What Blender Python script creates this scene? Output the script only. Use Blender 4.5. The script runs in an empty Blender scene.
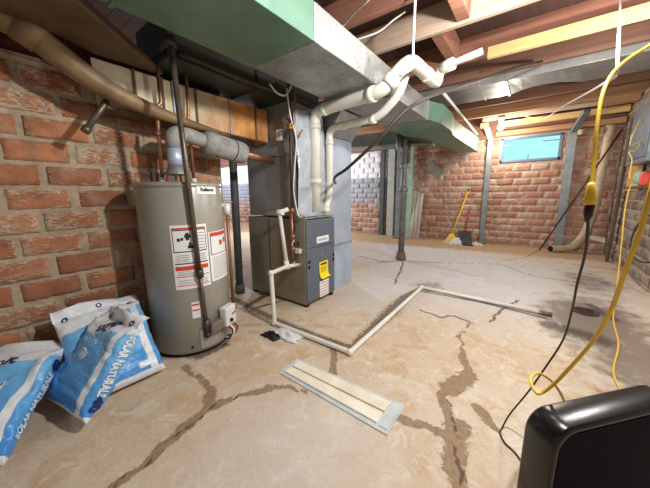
import bpy, math, random
import numpy as np
from mathutils import Vector, Matrix, noise

random.seed(7)
S = bpy.context.scene
C = S.collection
PI = math.pi

# ---------------------------------------------------------------- materials
def lin(c):
    out = []
    for v in c[:3]:
        v = v / 255.0
        out.append(v / 12.92 if v <= 0.04045 else ((v + 0.055) / 1.055) ** 2.4)
    return (out[0], out[1], out[2], 1.0)

class NT:
    """small node-tree helper"""
    def __init__(self, name):
        self.m = bpy.data.materials.new(name)
        self.m.use_nodes = True
        self.t = self.m.node_tree
        self.t.nodes.clear()
        self.out = self.t.nodes.new('ShaderNodeOutputMaterial')
        self.b = self.t.nodes.new('ShaderNodeBsdfPrincipled')
        self.t.links.new(self.b.outputs[0], self.out.inputs[0])
    def n(self, typ, **kw):
        nd = self.t.nodes.new(typ)
        for k, v in kw.items():
            if k in nd.inputs:
                self.set(nd.inputs[k], v)
            else:
                setattr(nd, k, v)
        return nd
    def set(self, sock, v):
        if hasattr(v, 'is_output'):
            self.t.links.new(v, sock)
        else:
            sock.default_value = v
    def coords(self, kind='Object'):
        return self.n('ShaderNodeTexCoord').outputs[kind]
    def noise(self, scale, detail=4, rough=0.55, vec=None, dist=0.0):
        nd = self.n('ShaderNodeTexNoise')
        nd.inputs['Scale'].default_value = scale
        nd.inputs['Detail'].default_value = detail
        nd.inputs['Roughness'].default_value = rough
        nd.inputs['Distortion'].default_value = dist
        if vec is not None:
            self.t.links.new(vec, nd.inputs['Vector'])
        return nd.outputs['Fac']
    def ramp(self, fac, a, b, interp='LINEAR'):
        nd = self.n('ShaderNodeMapRange')
        nd.interpolation_type = 'SMOOTHSTEP' if interp != 'LINEAR' else 'LINEAR'
        self.set(nd.inputs['Value'], fac)
        nd.inputs['From Min'].default_value = a
        nd.inputs['From Max'].default_value = b
        return nd.outputs[0]
    def mix(self, fac, a, b, blend='MIX'):
        nd = self.n('ShaderNodeMix')
        nd.data_type = 'RGBA'
        nd.blend_type = blend
        self.set(nd.inputs[0], fac)
        self.set(nd.inputs[6], a)
        self.set(nd.inputs[7], b)
        return nd.outputs[2]
    def math(self, op, a, b=0.0, clamp=False):
        nd = self.n('ShaderNodeMath')
        nd.operation = op
        nd.use_clamp = clamp
        self.set(nd.inputs[0], a)
        self.set(nd.inputs[1], b)
        return nd.outputs[0]
    def attr(self, name, out='Fac'):
        nd = self.n('ShaderNodeAttribute')
        nd.attribute_name = name
        return nd.outputs[out]
    def mapping(self, vec, scale=(1, 1, 1)):
        nd = self.n('ShaderNodeMapping')
        self.t.links.new(vec, nd.inputs['Vector'])
        nd.inputs['Scale'].default_value = scale
        return nd.outputs[0]
    def bump(self, h, strength=0.3, dist=0.01):
        nd = self.n('ShaderNodeBump')
        nd.inputs['Strength'].default_value = strength
        nd.inputs['Distance'].default_value = dist
        self.set(nd.inputs['Height'], h)
        self.t.links.new(nd.outputs[0], self.b.inputs['Normal'])
    def col(self, v):
        self.set(self.b.inputs['Base Color'], v)
    def fin(self, rough=0.6, metal=0.0, spec=None):
        self.set(self.b.inputs['Roughness'], rough)
        self.b.inputs['Metallic'].default_value = metal
        if spec is not None:
            self.b.inputs['Specular IOR Level'].default_value = spec
        return self.m

def plain(name, c, rough=0.5, metal=0.0, var=0.12, scale=8.0, c2=None, bump=0.0, spec=None):
    t = NT(name)
    a = lin(c)
    b = lin(c2) if c2 else tuple(max(0, x * (1 - var * 2.2)) for x in a[:3]) + (1,)
    f = t.ramp(t.noise(scale, 5, 0.6, t.coords()), 0.35, 0.7)
    t.col(t.mix(f, a, b))
    if bump:
        t.bump(t.noise(scale * 4, 4, 0.6, t.coords()), bump, 0.01)
    return t.fin(rough, metal, spec)

def wood(name, c1, c2, axis=1, rough=0.8, spots=None):
    t = NT(name)
    sc = [14.0, 14.0, 14.0]
    sc[axis] = 0.9
    v = t.mapping(t.coords(), tuple(sc))
    f = t.ramp(t.noise(1.6, 6, 0.65, v, 0.6), 0.3, 0.72)
    g = t.ramp(t.noise(3.0, 3, 0.5, t.coords()), 0.4, 0.75)
    c = t.mix(f, lin(c1), lin(c2))
    c = t.mix(t.math('MULTIPLY', g, 0.35), c, lin(spots or c2))
    t.col(c)
    t.bump(f, 0.25, 0.004)
    return t.fin(rough, 0, 0.25)

def metal_sheet(name, c, c2, rough=0.35, metal=0.9, scale=5, spangle=True):
    t = NT(name)
    co = t.coords()
    f = t.ramp(t.noise(scale, 5, 0.65, co), 0.35, 0.7)
    col = t.mix(f, lin(c), lin(c2))
    if spangle:
        vor = t.n('ShaderNodeTexVoronoi')
        vor.inputs['Scale'].default_value = 55
        t.t.links.new(co, vor.inputs['Vector'])
        sp = t.math('MULTIPLY', t.ramp(vor.outputs['Color'], 0.2, 0.9), 0.16)
        col = t.mix(sp, col, lin((235, 238, 240)))
    t.col(col)
    t.bump(t.noise(2.5, 2, 0.5, co), 0.25, 0.03)
    return t.fin(t.math('ADD', t.math('MULTIPLY', f, 0.2), rough), metal)

def emis(name, c, strength):
    m = bpy.data.materials.new(name)
    m.use_nodes = True
    t = m.node_tree
    t.nodes.clear()
    o = t.nodes.new('ShaderNodeOutputMaterial')
    e = t.nodes.new('ShaderNodeEmission')
    e.inputs[0].default_value = lin(c)
    e.inputs[1].default_value = strength
    t.links.new(e.outputs[0], o.inputs[0])
    return m

def tile_mat(name, reds, pale, painted=False):
    """hollow clay tile; attribute 'tint' = random per tile, 'wear' = lime wash amount"""
    t = NT(name)
    co = t.coords()
    tint = t.attr('tint')
    n1 = t.noise(9, 6, 0.65, co)
    n2 = t.noise(32, 5, 0.7, t.mapping(co, (1.0, 1.0, 2.6)), 0.8)
    c = t.mix(tint, lin(reds[0]), lin(reds[1]))
    c = t.mix(t.ramp(n1, 0.42, 0.72), c, lin(reds[2]))
    wear = t.math('ADD', t.attr('wear'), t.math('MULTIPLY', t.math('SUBTRACT', n2, 0.5), 1.7))
    wear = t.math('ADD', wear, t.math('MULTIPLY', t.math('SUBTRACT', n1, 0.5), 0.8))
    w = t.ramp(wear, 0.42, 0.78, 'S')
    c = t.mix(t.math('MULTIPLY', w, 0.8), c, lin(pale))
    sm = t.ramp(t.noise(4.2, 7, 0.72, co, 0.8), 0.5, 0.68)
    c = t.mix(t.math('MULTIPLY', sm, 0.55), c, lin((184, 160, 130)))
    dark = t.ramp(t.noise(6, 4, 0.7, co), 0.56, 0.74)
    c = t.mix(t.math('MULTIPLY', dark, 0.5), c, lin((88, 62, 50)))
    if painted:
        # whitewash above and blue-grey dado on the left stretch of the wall, edge worn
        sep = t.n('ShaderNodeSeparateXYZ')
        t.t.links.new(co, sep.inputs[0])
        nn = t.math('MULTIPLY', t.math('SUBTRACT', n1, 0.5), 1.2)
        dado = t.ramp(t.math('ADD', sep.outputs['Z'], nn), 0.72, 1.0)
        white = t.ramp(sep.outputs['Z'], 1.53, 1.55)
        left = t.ramp(sep.outputs['Y'], 3.12, 3.14)
        c = t.mix(t.math('MULTIPLY', left, t.math('MULTIPLY', dado, 0.95)), c, lin((160, 164, 168)))
        c = t.mix(t.math('MULTIPLY', left, white), c, lin((236, 235, 232)))
    t.col(c)
    t.bump(t.math('ADD', n2, t.math('MULTIPLY', n1, 1.5)), 0.55, 0.012)
    return t.fin(0.9, 0, 0.2)

M = {}
def mats():
    M['brick_left'] = tile_mat('clay tile, worn', [(154, 98, 72), (190, 128, 90), (130, 88, 68)], (206, 190, 162))
    M['brick_back'] = tile_mat('clay tile, back wall', [(166, 112, 92), (184, 130, 106), (146, 100, 84)], (206, 188, 170), True)
    M['brick_dark'] = tile_mat('clay tile, grey', [(112, 92, 80), (128, 104, 88), (95, 80, 72)], (160, 150, 138))
    t = NT('mortar')
    co = t.coords()
    c = t.mix(t.ramp(t.noise(14, 6, 0.7, co), 0.35, 0.7), lin((184, 166, 140)), lin((146, 124, 102)))
    c = t.mix(t.math('MULTIPLY', t.ramp(t.noise(4.2, 7, 0.72, co, 0.8), 0.5, 0.68), 0.5), c, lin((192, 172, 144)))
    c = t.mix(t.math('MULTIPLY', t.ramp(t.noise(6, 4, 0.7, co), 0.56, 0.74), 0.55), c, lin((104, 80, 64)))
    t.col(c); t.bump(t.noise(60, 4, 0.7, co), 0.5, 0.008)
    M['mortar'] = t.fin(0.95, 0, 0.1)
    t = NT('painted mortar')
    co = t.coords()
    sep = t.n('ShaderNodeSeparateXYZ'); t.t.links.new(co, sep.inputs[0])
    c = t.mix(t.ramp(t.noise(14, 6, 0.7, co), 0.35, 0.7), lin((186, 168, 150)), lin((150, 128, 112)))
    left = t.ramp(sep.outputs['Y'], 3.12, 3.14)
    c = t.mix(t.math('MULTIPLY', left, t.ramp(sep.outputs['Z'], 0.75, 0.95)), c, lin((148, 150, 154)))
    c = t.mix(t.math('MULTIPLY', left, t.ramp(sep.outputs['Z'], 1.53, 1.55)), c, lin((216, 214, 210)))
    t.col(c)
    M['mortar_back'] = t.fin(0.95, 0, 0.1)
    # concrete floor
    t = NT('old concrete slab')
    co = t.coords()
    n1 = t.noise(1.1, 6, 0.6, co, 0.4)
    n2 = t.noise(5.5, 7, 0.68, co, 0.5)
    n3 = t.noise(34, 6, 0.75, co)
    n4 = t.noise(120, 3, 0.7, co)
    c = t.mix(t.ramp(n1, 0.35, 0.65), lin((196, 172, 142)), lin((208, 194, 172)))
    c = t.mix(t.math('MULTIPLY', t.ramp(n2, 0.48, 0.62), 0.6), c, lin((186, 150, 110)))
    c = t.mix(t.math('MULTIPLY', t.ramp(t.noise(8.0, 8, 0.75, co, 1.2), 0.52, 0.62), 0.55), c, lin((222, 212, 194)))
    c = t.mix(t.math('MULTIPLY', t.ramp(n3, 0.52, 0.7), 0.28), c, lin((160, 134, 106)))
    c = t.mix(t.math('MULTIPLY', t.ramp(t.noise(46, 5, 0.8, co), 0.62, 0.68), 0.6), c, lin((128, 106, 86)))
    c = t.mix(t.math('MULTIPLY', t.ramp(t.noise(70, 4, 0.7, co), 0.6, 0.68), 0.35), c, lin((232, 220, 200)))
    pale = t.math('MULTIPLY', t.attr('pale'), t.ramp(t.math('ADD', n2, t.math('MULTIPLY', n3, 0.3)), 0.3, 0.78))
    c = t.mix(t.math('MULTIPLY', t.attr('pale'), 0.75), c, lin((186, 178, 170)))
    c = t.mix(t.math('MULTIPLY', pale, 0.9), c, lin((216, 214, 214)))
    dirt = t.ramp(t.math('ADD', t.attr('dirt'), t.math('MULTIPLY', t.math('SUBTRACT', n2, 0.5), 1.0)), 0.4, 0.62)
    c = t.mix(dirt, c, t.mix(n3, lin((200, 168, 132)), lin((160, 132, 102))))
    damp = t.ramp(t.math('ADD', t.attr('damp'), t.math('MULTIPLY', t.math('SUBTRACT', n2, 0.5), 1.6)), 0.35, 0.8)
    c = t.mix(t.math('MULTIPLY', damp, 0.8), c, lin((108, 92, 80)))
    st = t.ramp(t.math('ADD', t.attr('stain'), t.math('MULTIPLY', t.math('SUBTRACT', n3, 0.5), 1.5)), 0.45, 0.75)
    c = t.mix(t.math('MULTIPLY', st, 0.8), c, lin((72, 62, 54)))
    cr = t.ramp(t.math('ADD', t.attr('crack'), t.math('ADD', t.math('MULTIPLY', t.math('SUBTRACT', n3, 0.5), 1.0), t.math('MULTIPLY', t.math('SUBTRACT', n2, 0.5), 1.1))), 0.48, 0.6)
    cc = t.mix(t.ramp(n3, 0.4, 0.65), lin((150, 122, 92)), lin((118, 94, 70)))
    c = t.mix(t.math('MULTIPLY', cr, 0.85), c, cc)
    fine = t.ramp(t.math('ADD', t.attr('fine'), t.math('MULTIPLY', t.math('SUBTRACT', n3, 0.5), 0.6)), 0.55, 0.7)
    c = t.mix(t.math('MULTIPLY', fine, 0.8), c, lin((86, 66, 50)))
    t.col(c)
    h = t.math('SUBTRACT', t.math('ADD', t.math('MULTIPLY', n3, 0.5), n2), t.math('MULTIPLY', t.math('ADD', cr, fine), 0.5))
    t.bump(h, 0.55, 0.015)
    M['floor'] = t.fin(t.math('SUBTRACT', 0.85, t.math('MULTIPLY', t.attr('damp'), 0.35)), 0, 0.35)
    # timber
    M['joist_red'] = wood('reddish old joist', (168, 118, 96), (132, 88, 72))
    M['joist_pale'] = wood('pale dusty joist', (206, 186, 164), (168, 140, 118), spots=(190, 170, 150))
    M['joist_brown'] = wood('brown joist', (146, 108, 88), (112, 80, 66))
    M['new_lumber'] = wood('new lumber', (226, 192, 134), (206, 168, 110))
    M['board_tan'] = wood('tan board', (190, 146, 104), (150, 108, 76))
    M['subfloor'] = wood('subfloor boards', (88, 64, 54), (66, 48, 42), 0)
    M['red_board'] = wood('dark red board', (74, 30, 28), (50, 24, 22), 0)
    M['old_plank'] = wood('old grey plank', (110, 90, 76), (76, 62, 54), 2)
    M['white_plank'] = wood('whitewashed board', (206, 198, 186), (170, 160, 148), 2)
    M['plywood'] = wood('plywood', (202, 158, 112), (178, 132, 90), 2)
    # metals and paints
    M['galv'] = metal_sheet('galvanised sheet', (164, 168, 167), (132, 136, 136), 0.42, 0.55, 4)
    M['galv_bright'] = metal_sheet('bright sheet', (196, 208, 224), (168, 180, 198), 0.36, 0.4, 4, False)
    M['galv_dark'] = metal_sheet('dull sheet', (160, 159, 154), (132, 131, 126), 0.4, 0.5, 3, False)
    t = NT('green painted sheet')
    f = t.ramp(t.noise(2.2, 5, 0.6, t.coords()), 0.35, 0.7)
    t.col(t.mix(f, lin((112, 150, 128)), lin((86, 116, 100))))
    t.bump(t.noise(2.0, 2, 0.5, t.coords()), 0.2, 0.03)
    M['green'] = t.fin(0.42, 0.15)
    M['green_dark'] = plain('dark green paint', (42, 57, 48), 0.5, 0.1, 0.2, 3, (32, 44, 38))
    t = NT('duct with rust fade')
    sep = t.n('ShaderNodeSeparateXYZ'); t.t.links.new(t.coords(), sep.inputs[0])
    n = t.noise(7, 5, 0.65, t.coords())
    rx = t.ramp(t.math('ADD', sep.outputs['X'], t.math('MULTIPLY', n, 0.5)), 0.45, 1.0, 'S')
    c = t.mix(t.ramp(n, 0.4, 0.7), lin((214, 200, 170)), lin((184, 164, 130)))
    t.col(t.mix(rx, c, t.mix(t.ramp(n, 0.4, 0.65), lin((216, 150, 84)), lin((176, 112, 60)))))
    M['rust_duct'] = t.fin(0.55, 0.1)
    M['brown_sheet'] = plain('brown dusty sheet', (112, 88, 62), 0.6, 0.15, 0.2, 5, (84, 64, 46), 0.15)
    M['brown_pipe'] = plain('brown jacket', (146, 118, 82), 0.55, 0.1, 0.2, 7, (112, 88, 60), 0.15)
    M['pvc'] = plain('white pvc', (230, 227, 214), 0.35, 0, 0.06, 6, (214, 208, 192))
    M['pvc_clean'] = plain('bright pvc', (238, 238, 232), 0.3, 0, 0.04)
    M['copper'] = plain('tarnished copper', (168, 118, 86), 0.42, 0.55, 0.2, 14, (126, 90, 68))
    M['black_iron'] = plain('black iron pipe', (86, 76, 66), 0.5, 0.5, 0.2, 12, (60, 52, 46))
    M['grey_pipe'] = plain('weathered steel pipe', (116, 102, 86), 0.42, 0.55, 0.2, 12, (84, 72, 60))
    M['stack_iron'] = plain('cast iron stack', (122, 122, 118), 0.5, 0.1, 0.2, 8, (88, 88, 84), 0.2)
    M['rust_iron'] = plain('rusty iron', (142, 104, 84), 0.7, 0.3, 0.3, 14, (104, 76, 64), 0.3)
    M['steel_post'] = plain('grey steel post', (142, 148, 150), 0.5, 0.35, 0.15, 5, (112, 118, 120))
    M['dark_post'] = plain('dark grey post', (92, 92, 92), 0.6, 0.2, 0.2, 6, (70, 70, 70))
    M['green_post'] = plain('pale green board', (170, 196, 168), 0.6, 0, 0.15, 8, (146, 170, 144))
    M['pale_post'] = plain('pale grey green strip', (188, 194, 180), 0.6, 0, 0.1, 8, (160, 166, 154))
    M['heater'] = plain('taupe enamel', (160, 156, 143), 0.36, 0.1, 0.05, 3, (148, 144, 131))
    M['heater_dark'] = plain('taupe trim', (128, 120, 104), 0.4, 0.2, 0.1, 6)
    M['wrap_grey'] = plain('grey pipe wrap', (166, 164, 158), 0.8, 0, 0.2, 22, (128, 126, 120), 0.6)
    M['furn_side'] = plain('taupe cabinet steel', (150, 141, 124), 0.42, 0.2, 0.12, 4, (130, 121, 106))
    M['furn_door'] = plain('blue grey door', (104, 112, 122), 0.5, 0.2, 0.12, 30, (92, 100, 110))
    M['black'] = plain('black', (24, 24, 26), 0.5)
    M['hole'] = plain('black opening', (10, 10, 10), 0.9)
    M['white_paper'] = plain('white label', (236, 236, 232), 0.6, 0, 0.03)
    M['yellow_paper'] = plain('yellow label', (250, 220, 28), 0.6, 0, 0.04)
    M['red_ink'] = plain('red print', (214, 66, 44), 0.6, 0, 0.03)
    M['dark_ink'] = plain('dark print', (36, 32, 36), 0.6, 0, 0.03)
    M['grey_ink'] = plain('grey print', (152, 150, 150), 0.6, 0, 0.03)
    M['valve_white'] = plain('white control housing', (226, 224, 220), 0.4, 0, 0.05)
    M['brass'] = plain('brass', (186, 140, 70), 0.35, 0.8)
    M['plastic_wrap'] = plain('clear plastic film', (196, 200, 206), 0.2, 0.1, 0.15, 6, (164, 168, 176), 0.5)
    M['blue_sheet'] = plain('pale blue film', (170, 198, 206), 0.35, 0, 0.15, 10)
    M['cord_yellow'] = plain('yellow cord jacket', (250, 206, 44), 0.4, 0, 0.06, 20)
    M['cord_ochre'] = plain('ochre cord jacket', (240, 192, 60), 0.45, 0, 0.06, 20)
    M['cord_black'] = plain('black cord jacket', (22, 22, 24), 0.45)
    M['cord_white'] = plain('white cord', (222, 216, 206), 0.6, 0, 0.06, 20)
    M['cable_brown'] = plain('brown black cable', (62, 50, 44), 0.45, 0, 0.2, 9, (44, 36, 34))
    M['hose'] = plain('beige hose', (196, 176, 146), 0.6, 0, 0.15, 8, (164, 142, 112))
    M['strip_white'] = plain('cream painted cover', (236, 230, 212), 0.55, 0, 0.1, 7, (216, 202, 174))
    M['strip_edge'] = plain('grey painted edge', (200, 206, 204), 0.6, 0, 0.12, 9, (176, 180, 176))
    M['rust_cover'] = plain('rusty iron cover', (96, 70, 58), 0.7, 0.3, 0.25, 20, (64, 48, 42), 0.5)
    M['gloss_black'] = plain('glossy black plastic', (17, 17, 19), 0.26, 0, 0.05)
    t = NT('dark front grille'); co = t.coords()
    t.col(t.mix(t.ramp(t.noise(5, 4, 0.6, co), 0.4, 0.7), lin((16, 10, 24)), lin((24, 16, 34))))
    M['front_panel'] = t.fin(0.7, 0, 0.06)
    M['straw'] = plain('broom straw', (220, 190, 130), 0.8, 0, 0.2, 40)
    M['broom_yellow'] = plain('yellow broom paint', (240, 196, 30), 0.4)
    M['red_handle'] = plain('red handle paint', (170, 70, 56), 0.5)
    M['dark_pan'] = plain('dark plastic pan', (62, 62, 60), 0.5)
    M['rag_white'] = plain('white rag', (222, 220, 218), 0.9, 0, 0.1, 20)
    M['rag_dark'] = plain('charcoal rag', (76, 78, 84), 0.9, 0, 0.1, 20)
    M['panel_grey'] = plain('grey panel enamel', (128, 138, 142), 0.35, 0.3, 0.08)
    M['pane'] = emis('daylit pane', (170, 236, 232), 0.85)
    M['bulb'] = emis('lit bulb', (255, 240, 214), 22)
    M['porcelain'] = plain('porcelain', (232, 230, 224), 0.25)
    M['window_frame'] = plain('grey window frame', (108, 120, 140), 0.5, 0.2)
    M['bag_navy'] = plain('navy print', (30, 44, 104), 0.35, 0, 0.05)
    M['bag_white'] = plain('white print', (236, 240, 242), 0.3, 0, 0.03)
    M['bag_pale'] = plain('pale blue print', (196, 222, 238), 0.3, 0, 0.03)
    t = NT('printed salt sack film')
    loc = t.n('ShaderNodeAttribute'); loc.attribute_name = 'loc'
    sep = t.n('ShaderNodeSeparateColor'); t.t.links.new(loc.outputs['Color'], sep.inputs[0])
    x, y, z = sep.outputs[0], sep.outputs[1], sep.outputs[2]      # 0..1 across, along, through
    n = t.noise(9, 4, 0.6, t.coords())
    blue = t.mix(t.ramp(y, 0.1, 0.75), lin((74, 148, 216)), lin((120, 190, 234)))
    blue = t.mix(t.math('MULTIPLY', t.ramp(t.noise(26, 3, 0.6, t.mapping(t.coords(), (1, 1, 3))), 0.55, 0.7), 0.45), blue, lin((60, 128, 204)))
    top = t.ramp(t.math('ADD', y, t.math('ADD', t.math('MULTIPLY', t.math('SUBTRACT', n, 0.5), 0.18), t.math('MULTIPLY', x, -0.12))), 0.66, 0.68)
    band = t.math('MULTIPLY', t.math('GREATER_THAN', x, 0.83), t.math('LESS_THAN', x, 0.925))
    base = t.math('LESS_THAN', t.math('ADD', y, t.math('MULTIPLY', n, 0.05)), 0.07)
    w = t.math('MAXIMUM', t.math('MAXIMUM', top, base), band)
    t.col(t.mix(w, blue, lin((230, 233, 234))))
    t.bump(t.noise(16, 4, 0.6, t.mapping(t.coords(), (1, 1, 2))), 0.5, 0.02)
    M['bag'] = t.fin(0.28, 0, 0.5)
mats()

# ---------------------------------------------------------------- mesh building
OFF = {}          # object name -> world offset of its root

class MB:
    def __init__(self):
        self.v = []; self.f = []; self.smooth = []
    def add(self, vs, fs, smooth=False):
        b = len(self.v)
        self.v += [tuple(p) for p in vs]
        self.f += [tuple(i + b for i in f) for f in fs]
        self.smooth += [smooth] * len(fs)
        return self
    def hexa(self, p):
        """8 points: bottom ring 0-3, top ring 4-7"""
        return self.add(p, [(3, 2, 1, 0), (4, 5, 6, 7), (0, 1, 5, 4), (1, 2, 6, 5), (2, 3, 7, 6), (3, 0, 4, 7)])
    def box(self, a, b):
        x0, y0, z0 = [min(a[i], b[i]) for i in range(3)]
        x1, y1, z1 = [max(a[i], b[i]) for i in range(3)]
        return self.hexa([(x0, y0, z0), (x1, y0, z0), (x1, y1, z0), (x0, y1, z0), (x0, y0, z1), (x1, y0, z1), (x1, y1, z1), (x0, y1, z1)])
    def bar(self, p, q, w, d, side=(0, 0, 1)):
        """rectangular bar from p to q, w across, d along side"""
        p = Vector(p); q = Vector(q); a = (q - p).normalized()
        s = Vector(side); u = a.cross(s)
        if u.length < 1e-4:
            s = Vector((0, 1, 0)); u = a.cross(s)
        u.normalize(); s = u.cross(a).normalized()
        u *= w / 2; s = s * d / 2
        r = [-u - s, u - s, u + s, -u + s]
        return self.hexa([p + k for k in r] + [q + k for k in r])
    def tube(self, pts, r, seg=12, cap=True):
        pts = [Vector(p) for p in pts]
        n = len(pts)
        rr = r if isinstance(r, (list, tuple)) else [r] * n
        tang = []
        for i in range(n):
            d = (pts[min(i + 1, n - 1)] - pts[max(i - 1, 0)])
            tang.append(d.normalized() if d.length > 1e-9 else Vector((0, 0, 1)))
        u = tang[0].orthogonal().normalized()
        vs = []
        for i in range(n):
            u = (u - tang[i] * u.dot(tang[i]))
            if u.length < 1e-6: u = tang[i].orthogonal()
            u.normalize(); w = tang[i].cross(u)
            for k in range(seg):
                a = 2 * PI * k / seg
                vs.append(pts[i] + (u * math.cos(a) + w * math.sin(a)) * rr[i])
        fs = []
        for i in range(n - 1):
            for k in range(seg):
                k2 = (k + 1) % seg
                fs.append((i * seg + k, i * seg + k2, (i + 1) * seg + k2, (i + 1) * seg + k))
        self.add(vs, fs, True)
        if cap:
            b = len(self.v) - len(vs)
            self.f.append(tuple(b + k for k in reversed(range(seg)))); self.smooth.append(False)
            self.f.append(tuple(b + (n - 1) * seg + k for k in range(seg))); self.smooth.append(False)
        return self
    def cyl(self, p, q, r, seg=16, r2=None):
        return self.tube([p, q], [r, r if r2 is None else r2], seg)
    def lathe(self, c, prof, seg=32, axis=None):
        """prof: list of (radius, height) about vertical axis at c"""
        vs = []
        for (r, h) in prof:
            for k in range(seg):
                a = 2 * PI * k / seg
                vs.append((c[0] + r * math.cos(a), c[1] + r * math.sin(a), c[2] + h))
        fs = []
        for i in range(len(prof) - 1):
            for k in range(seg):
                k2 = (k + 1) % seg
                fs.append((i * seg + k, i * seg + k2, (i + 1) * seg + k2, (i + 1) * seg + k))
        self.add(vs, fs, True)
        b = len(self.v) - len(vs)
        self.f.append(tuple(b + k for k in reversed(range(seg)))); self.smooth.append(False)
        self.f.append(tuple(b + (len(prof) - 1) * seg + k for k in range(seg))); self.smooth.append(False)
        return self
    def sphere(self, c, r, seg=14, rings=9, sc=(1, 1, 1)):
        prof = []
        vs = []
        for i in range(rings + 1):
            t = PI * i / rings
            for k in range(seg):
                a = 2 * PI * k / seg
                vs.append((c[0] + sc[0] * r * math.sin(t) * math.cos(a), c[1] + sc[1] * r * math.sin(t) * math.sin(a), c[2] - sc[2] * r * math.cos(t)))
        fs = []
        for i in range(rings):
            for k in range(seg):
                k2 = (k + 1) % seg
                fs.append((i * seg + k, i * seg + k2, (i + 1) * seg + k2, (i + 1) * seg + k))
        return self.add(vs, fs, True)
    def prism(self, poly, d):
        """extrude polygon (list of points) by vector d"""
        n = len(poly); d = Vector(d)
        vs = [Vector(p) for p in poly] + [Vector(p) + d for p in poly]
        fs = [tuple(reversed(range(n))), tuple(range(n, 2 * n))]
        for i in range(n):
            j = (i + 1) % n
            fs.append((i, j, n + j, n + i))
        return self.add(vs, fs)
    def loft(self, rings, closed=True, caps=True, smooth=False):
        m = len(rings[0]); vs = [p for r in rings for p in r]; fs = []
        for i in range(len(rings) - 1):
            for k in range(m if closed else m - 1):
                k2 = (k + 1) % m
                fs.append((i * m + k, i * m + k2, (i + 1) * m + k2, (i + 1) * m + k))
        if caps:
            fs.append(tuple(reversed(range(m)))); fs.append(tuple((len(rings) - 1) * m + k for k in range(m)))
        return self.add(vs, fs, smooth)
    def build(self, name, mat, parent=None, bevel=0.0, recalc=True, seg=2):
        me = bpy.data.meshes.new(name)
        vs = [Vector(p) for p in self.v]
        if parent is not None:
            off = OFF[parent.name]
        else:
            lo = [min(p[i] for p in vs) for i in range(3)]; hi = [max(p[i] for p in vs) for i in range(3)]
            off = Vector(((lo[0] + hi[0]) / 2, (lo[1] + hi[1]) / 2, lo[2]))
        me.from_pydata([tuple(p - off) for p in vs], [], self.f)
        for p, s in zip(me.polygons, self.smooth):
            p.use_smooth = s
        if recalc:
            import bmesh
            bm = bmesh.new(); bm.from_mesh(me)
            bmesh.ops.recalc_face_normals(bm, faces=bm.faces[:])
            bm.to_mesh(me); bm.free()
        me.materials.append(M[mat] if isinstance(mat, str) else mat)
        o = bpy.data.objects.new(name, me)
        C.objects.link(o)
        if parent is not None:
            o.parent = parent
        else:
            o.location = off
        OFF[o.name] = off
        if bevel:
            b = o.modifiers.new('soft edges', 'BEVEL'); b.width = bevel; b.segments = seg; b.limit_method = 'ANGLE'; b.angle_limit = math.radians(40)
        return o

def tag(o, label, cat, group=None):
    o['label'] = label; o['category'] = cat
    if group: o['group'] = group
    return o
def thing(name, label, cat, loc, group=None):
    o = bpy.data.objects.new(name, None)
    o.empty_display_size = 0.1
    C.objects.link(o); o.location = loc
    OFF[o.name] = Vector(loc)
    return tag(o, label, cat, group)
def struct(o):
    o['kind'] = 'structure'; return o

def smooth_path(pts, k=8):
    """Catmull-Rom through points"""
    P = [Vector(p) for p in pts]
    P = [P[0] * 2 - P[1]] + P + [P[-1] * 2 - P[-2]]
    out = []
    for i in range(1, len(P) - 2):
        a, b, c, d = P[i - 1], P[i], P[i + 1], P[i + 2]
        for j in range(k):
            t = j / k
            out.append(0.5 * ((2 * b) + (c - a) * t + (2 * a - 5 * b + 4 * c - d) * t * t + (3 * b - a - 3 * c + d) * t ** 3))
    out.append(P[-2])
    return out
def bent_path(pts, r, k=6):
    """straight runs joined by round bends of radius r"""
    P = [Vector(p) for p in pts]
    out = [P[0]]
    for i in range(1, len(P) - 1):
        a = (P[i - 1] - P[i]); b = (P[i + 1] - P[i])
        ra = min(r, a.length * 0.48, b.length * 0.48)
        a = P[i] + a.normalized() * ra; b = P[i] + b.normalized() * ra
        for j in range(k + 1):
            t = j / k
            out.append(a * (1 - t) ** 2 + P[i] * 2 * t * (1 - t) + b * t * t)
    out.append(P[-1])
    return out

def text_mesh(s, size, bold=0.0):
    cu = bpy.data.curves.new('lettering', 'FONT')
    cu.body = s; cu.size = size; cu.offset = bold; cu.resolution_u = 2
    o = bpy.data.objects.new('lettering', cu)
    C.objects.link(o)
    dg = bpy.context.evaluated_depsgraph_get(); dg.update()
    me = bpy.data.meshes.new_from_object(o.evaluated_get(dg))
    vs = [v.co.copy() for v in me.vertices]; fs = [tuple(p.vertices) for p in me.polygons]
    C.objects.unlink(o); bpy.data.objects.remove(o); bpy.data.meshes.remove(me); bpy.data.curves.remove(cu)
    if vs:
        x0 = min(v.x for v in vs); x1 = max(v.x for v in vs); y0 = min(v.y for v in vs); y1 = max(v.y for v in vs)
        vs = [Vector((v.x - (x0 + x1) / 2, v.y - (y0 + y1) / 2, 0)) for v in vs]
        return vs, fs, x1 - x0, y1 - y0
    return [], [], 0, 0

# ---------------------------------------------------------------- setting
WX = 7.0       # back wall plane
WY = 2.35      # left brick wall plane
RY = -1.16     # right wall plane
ZJ = 2.55      # underside of the joists

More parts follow.
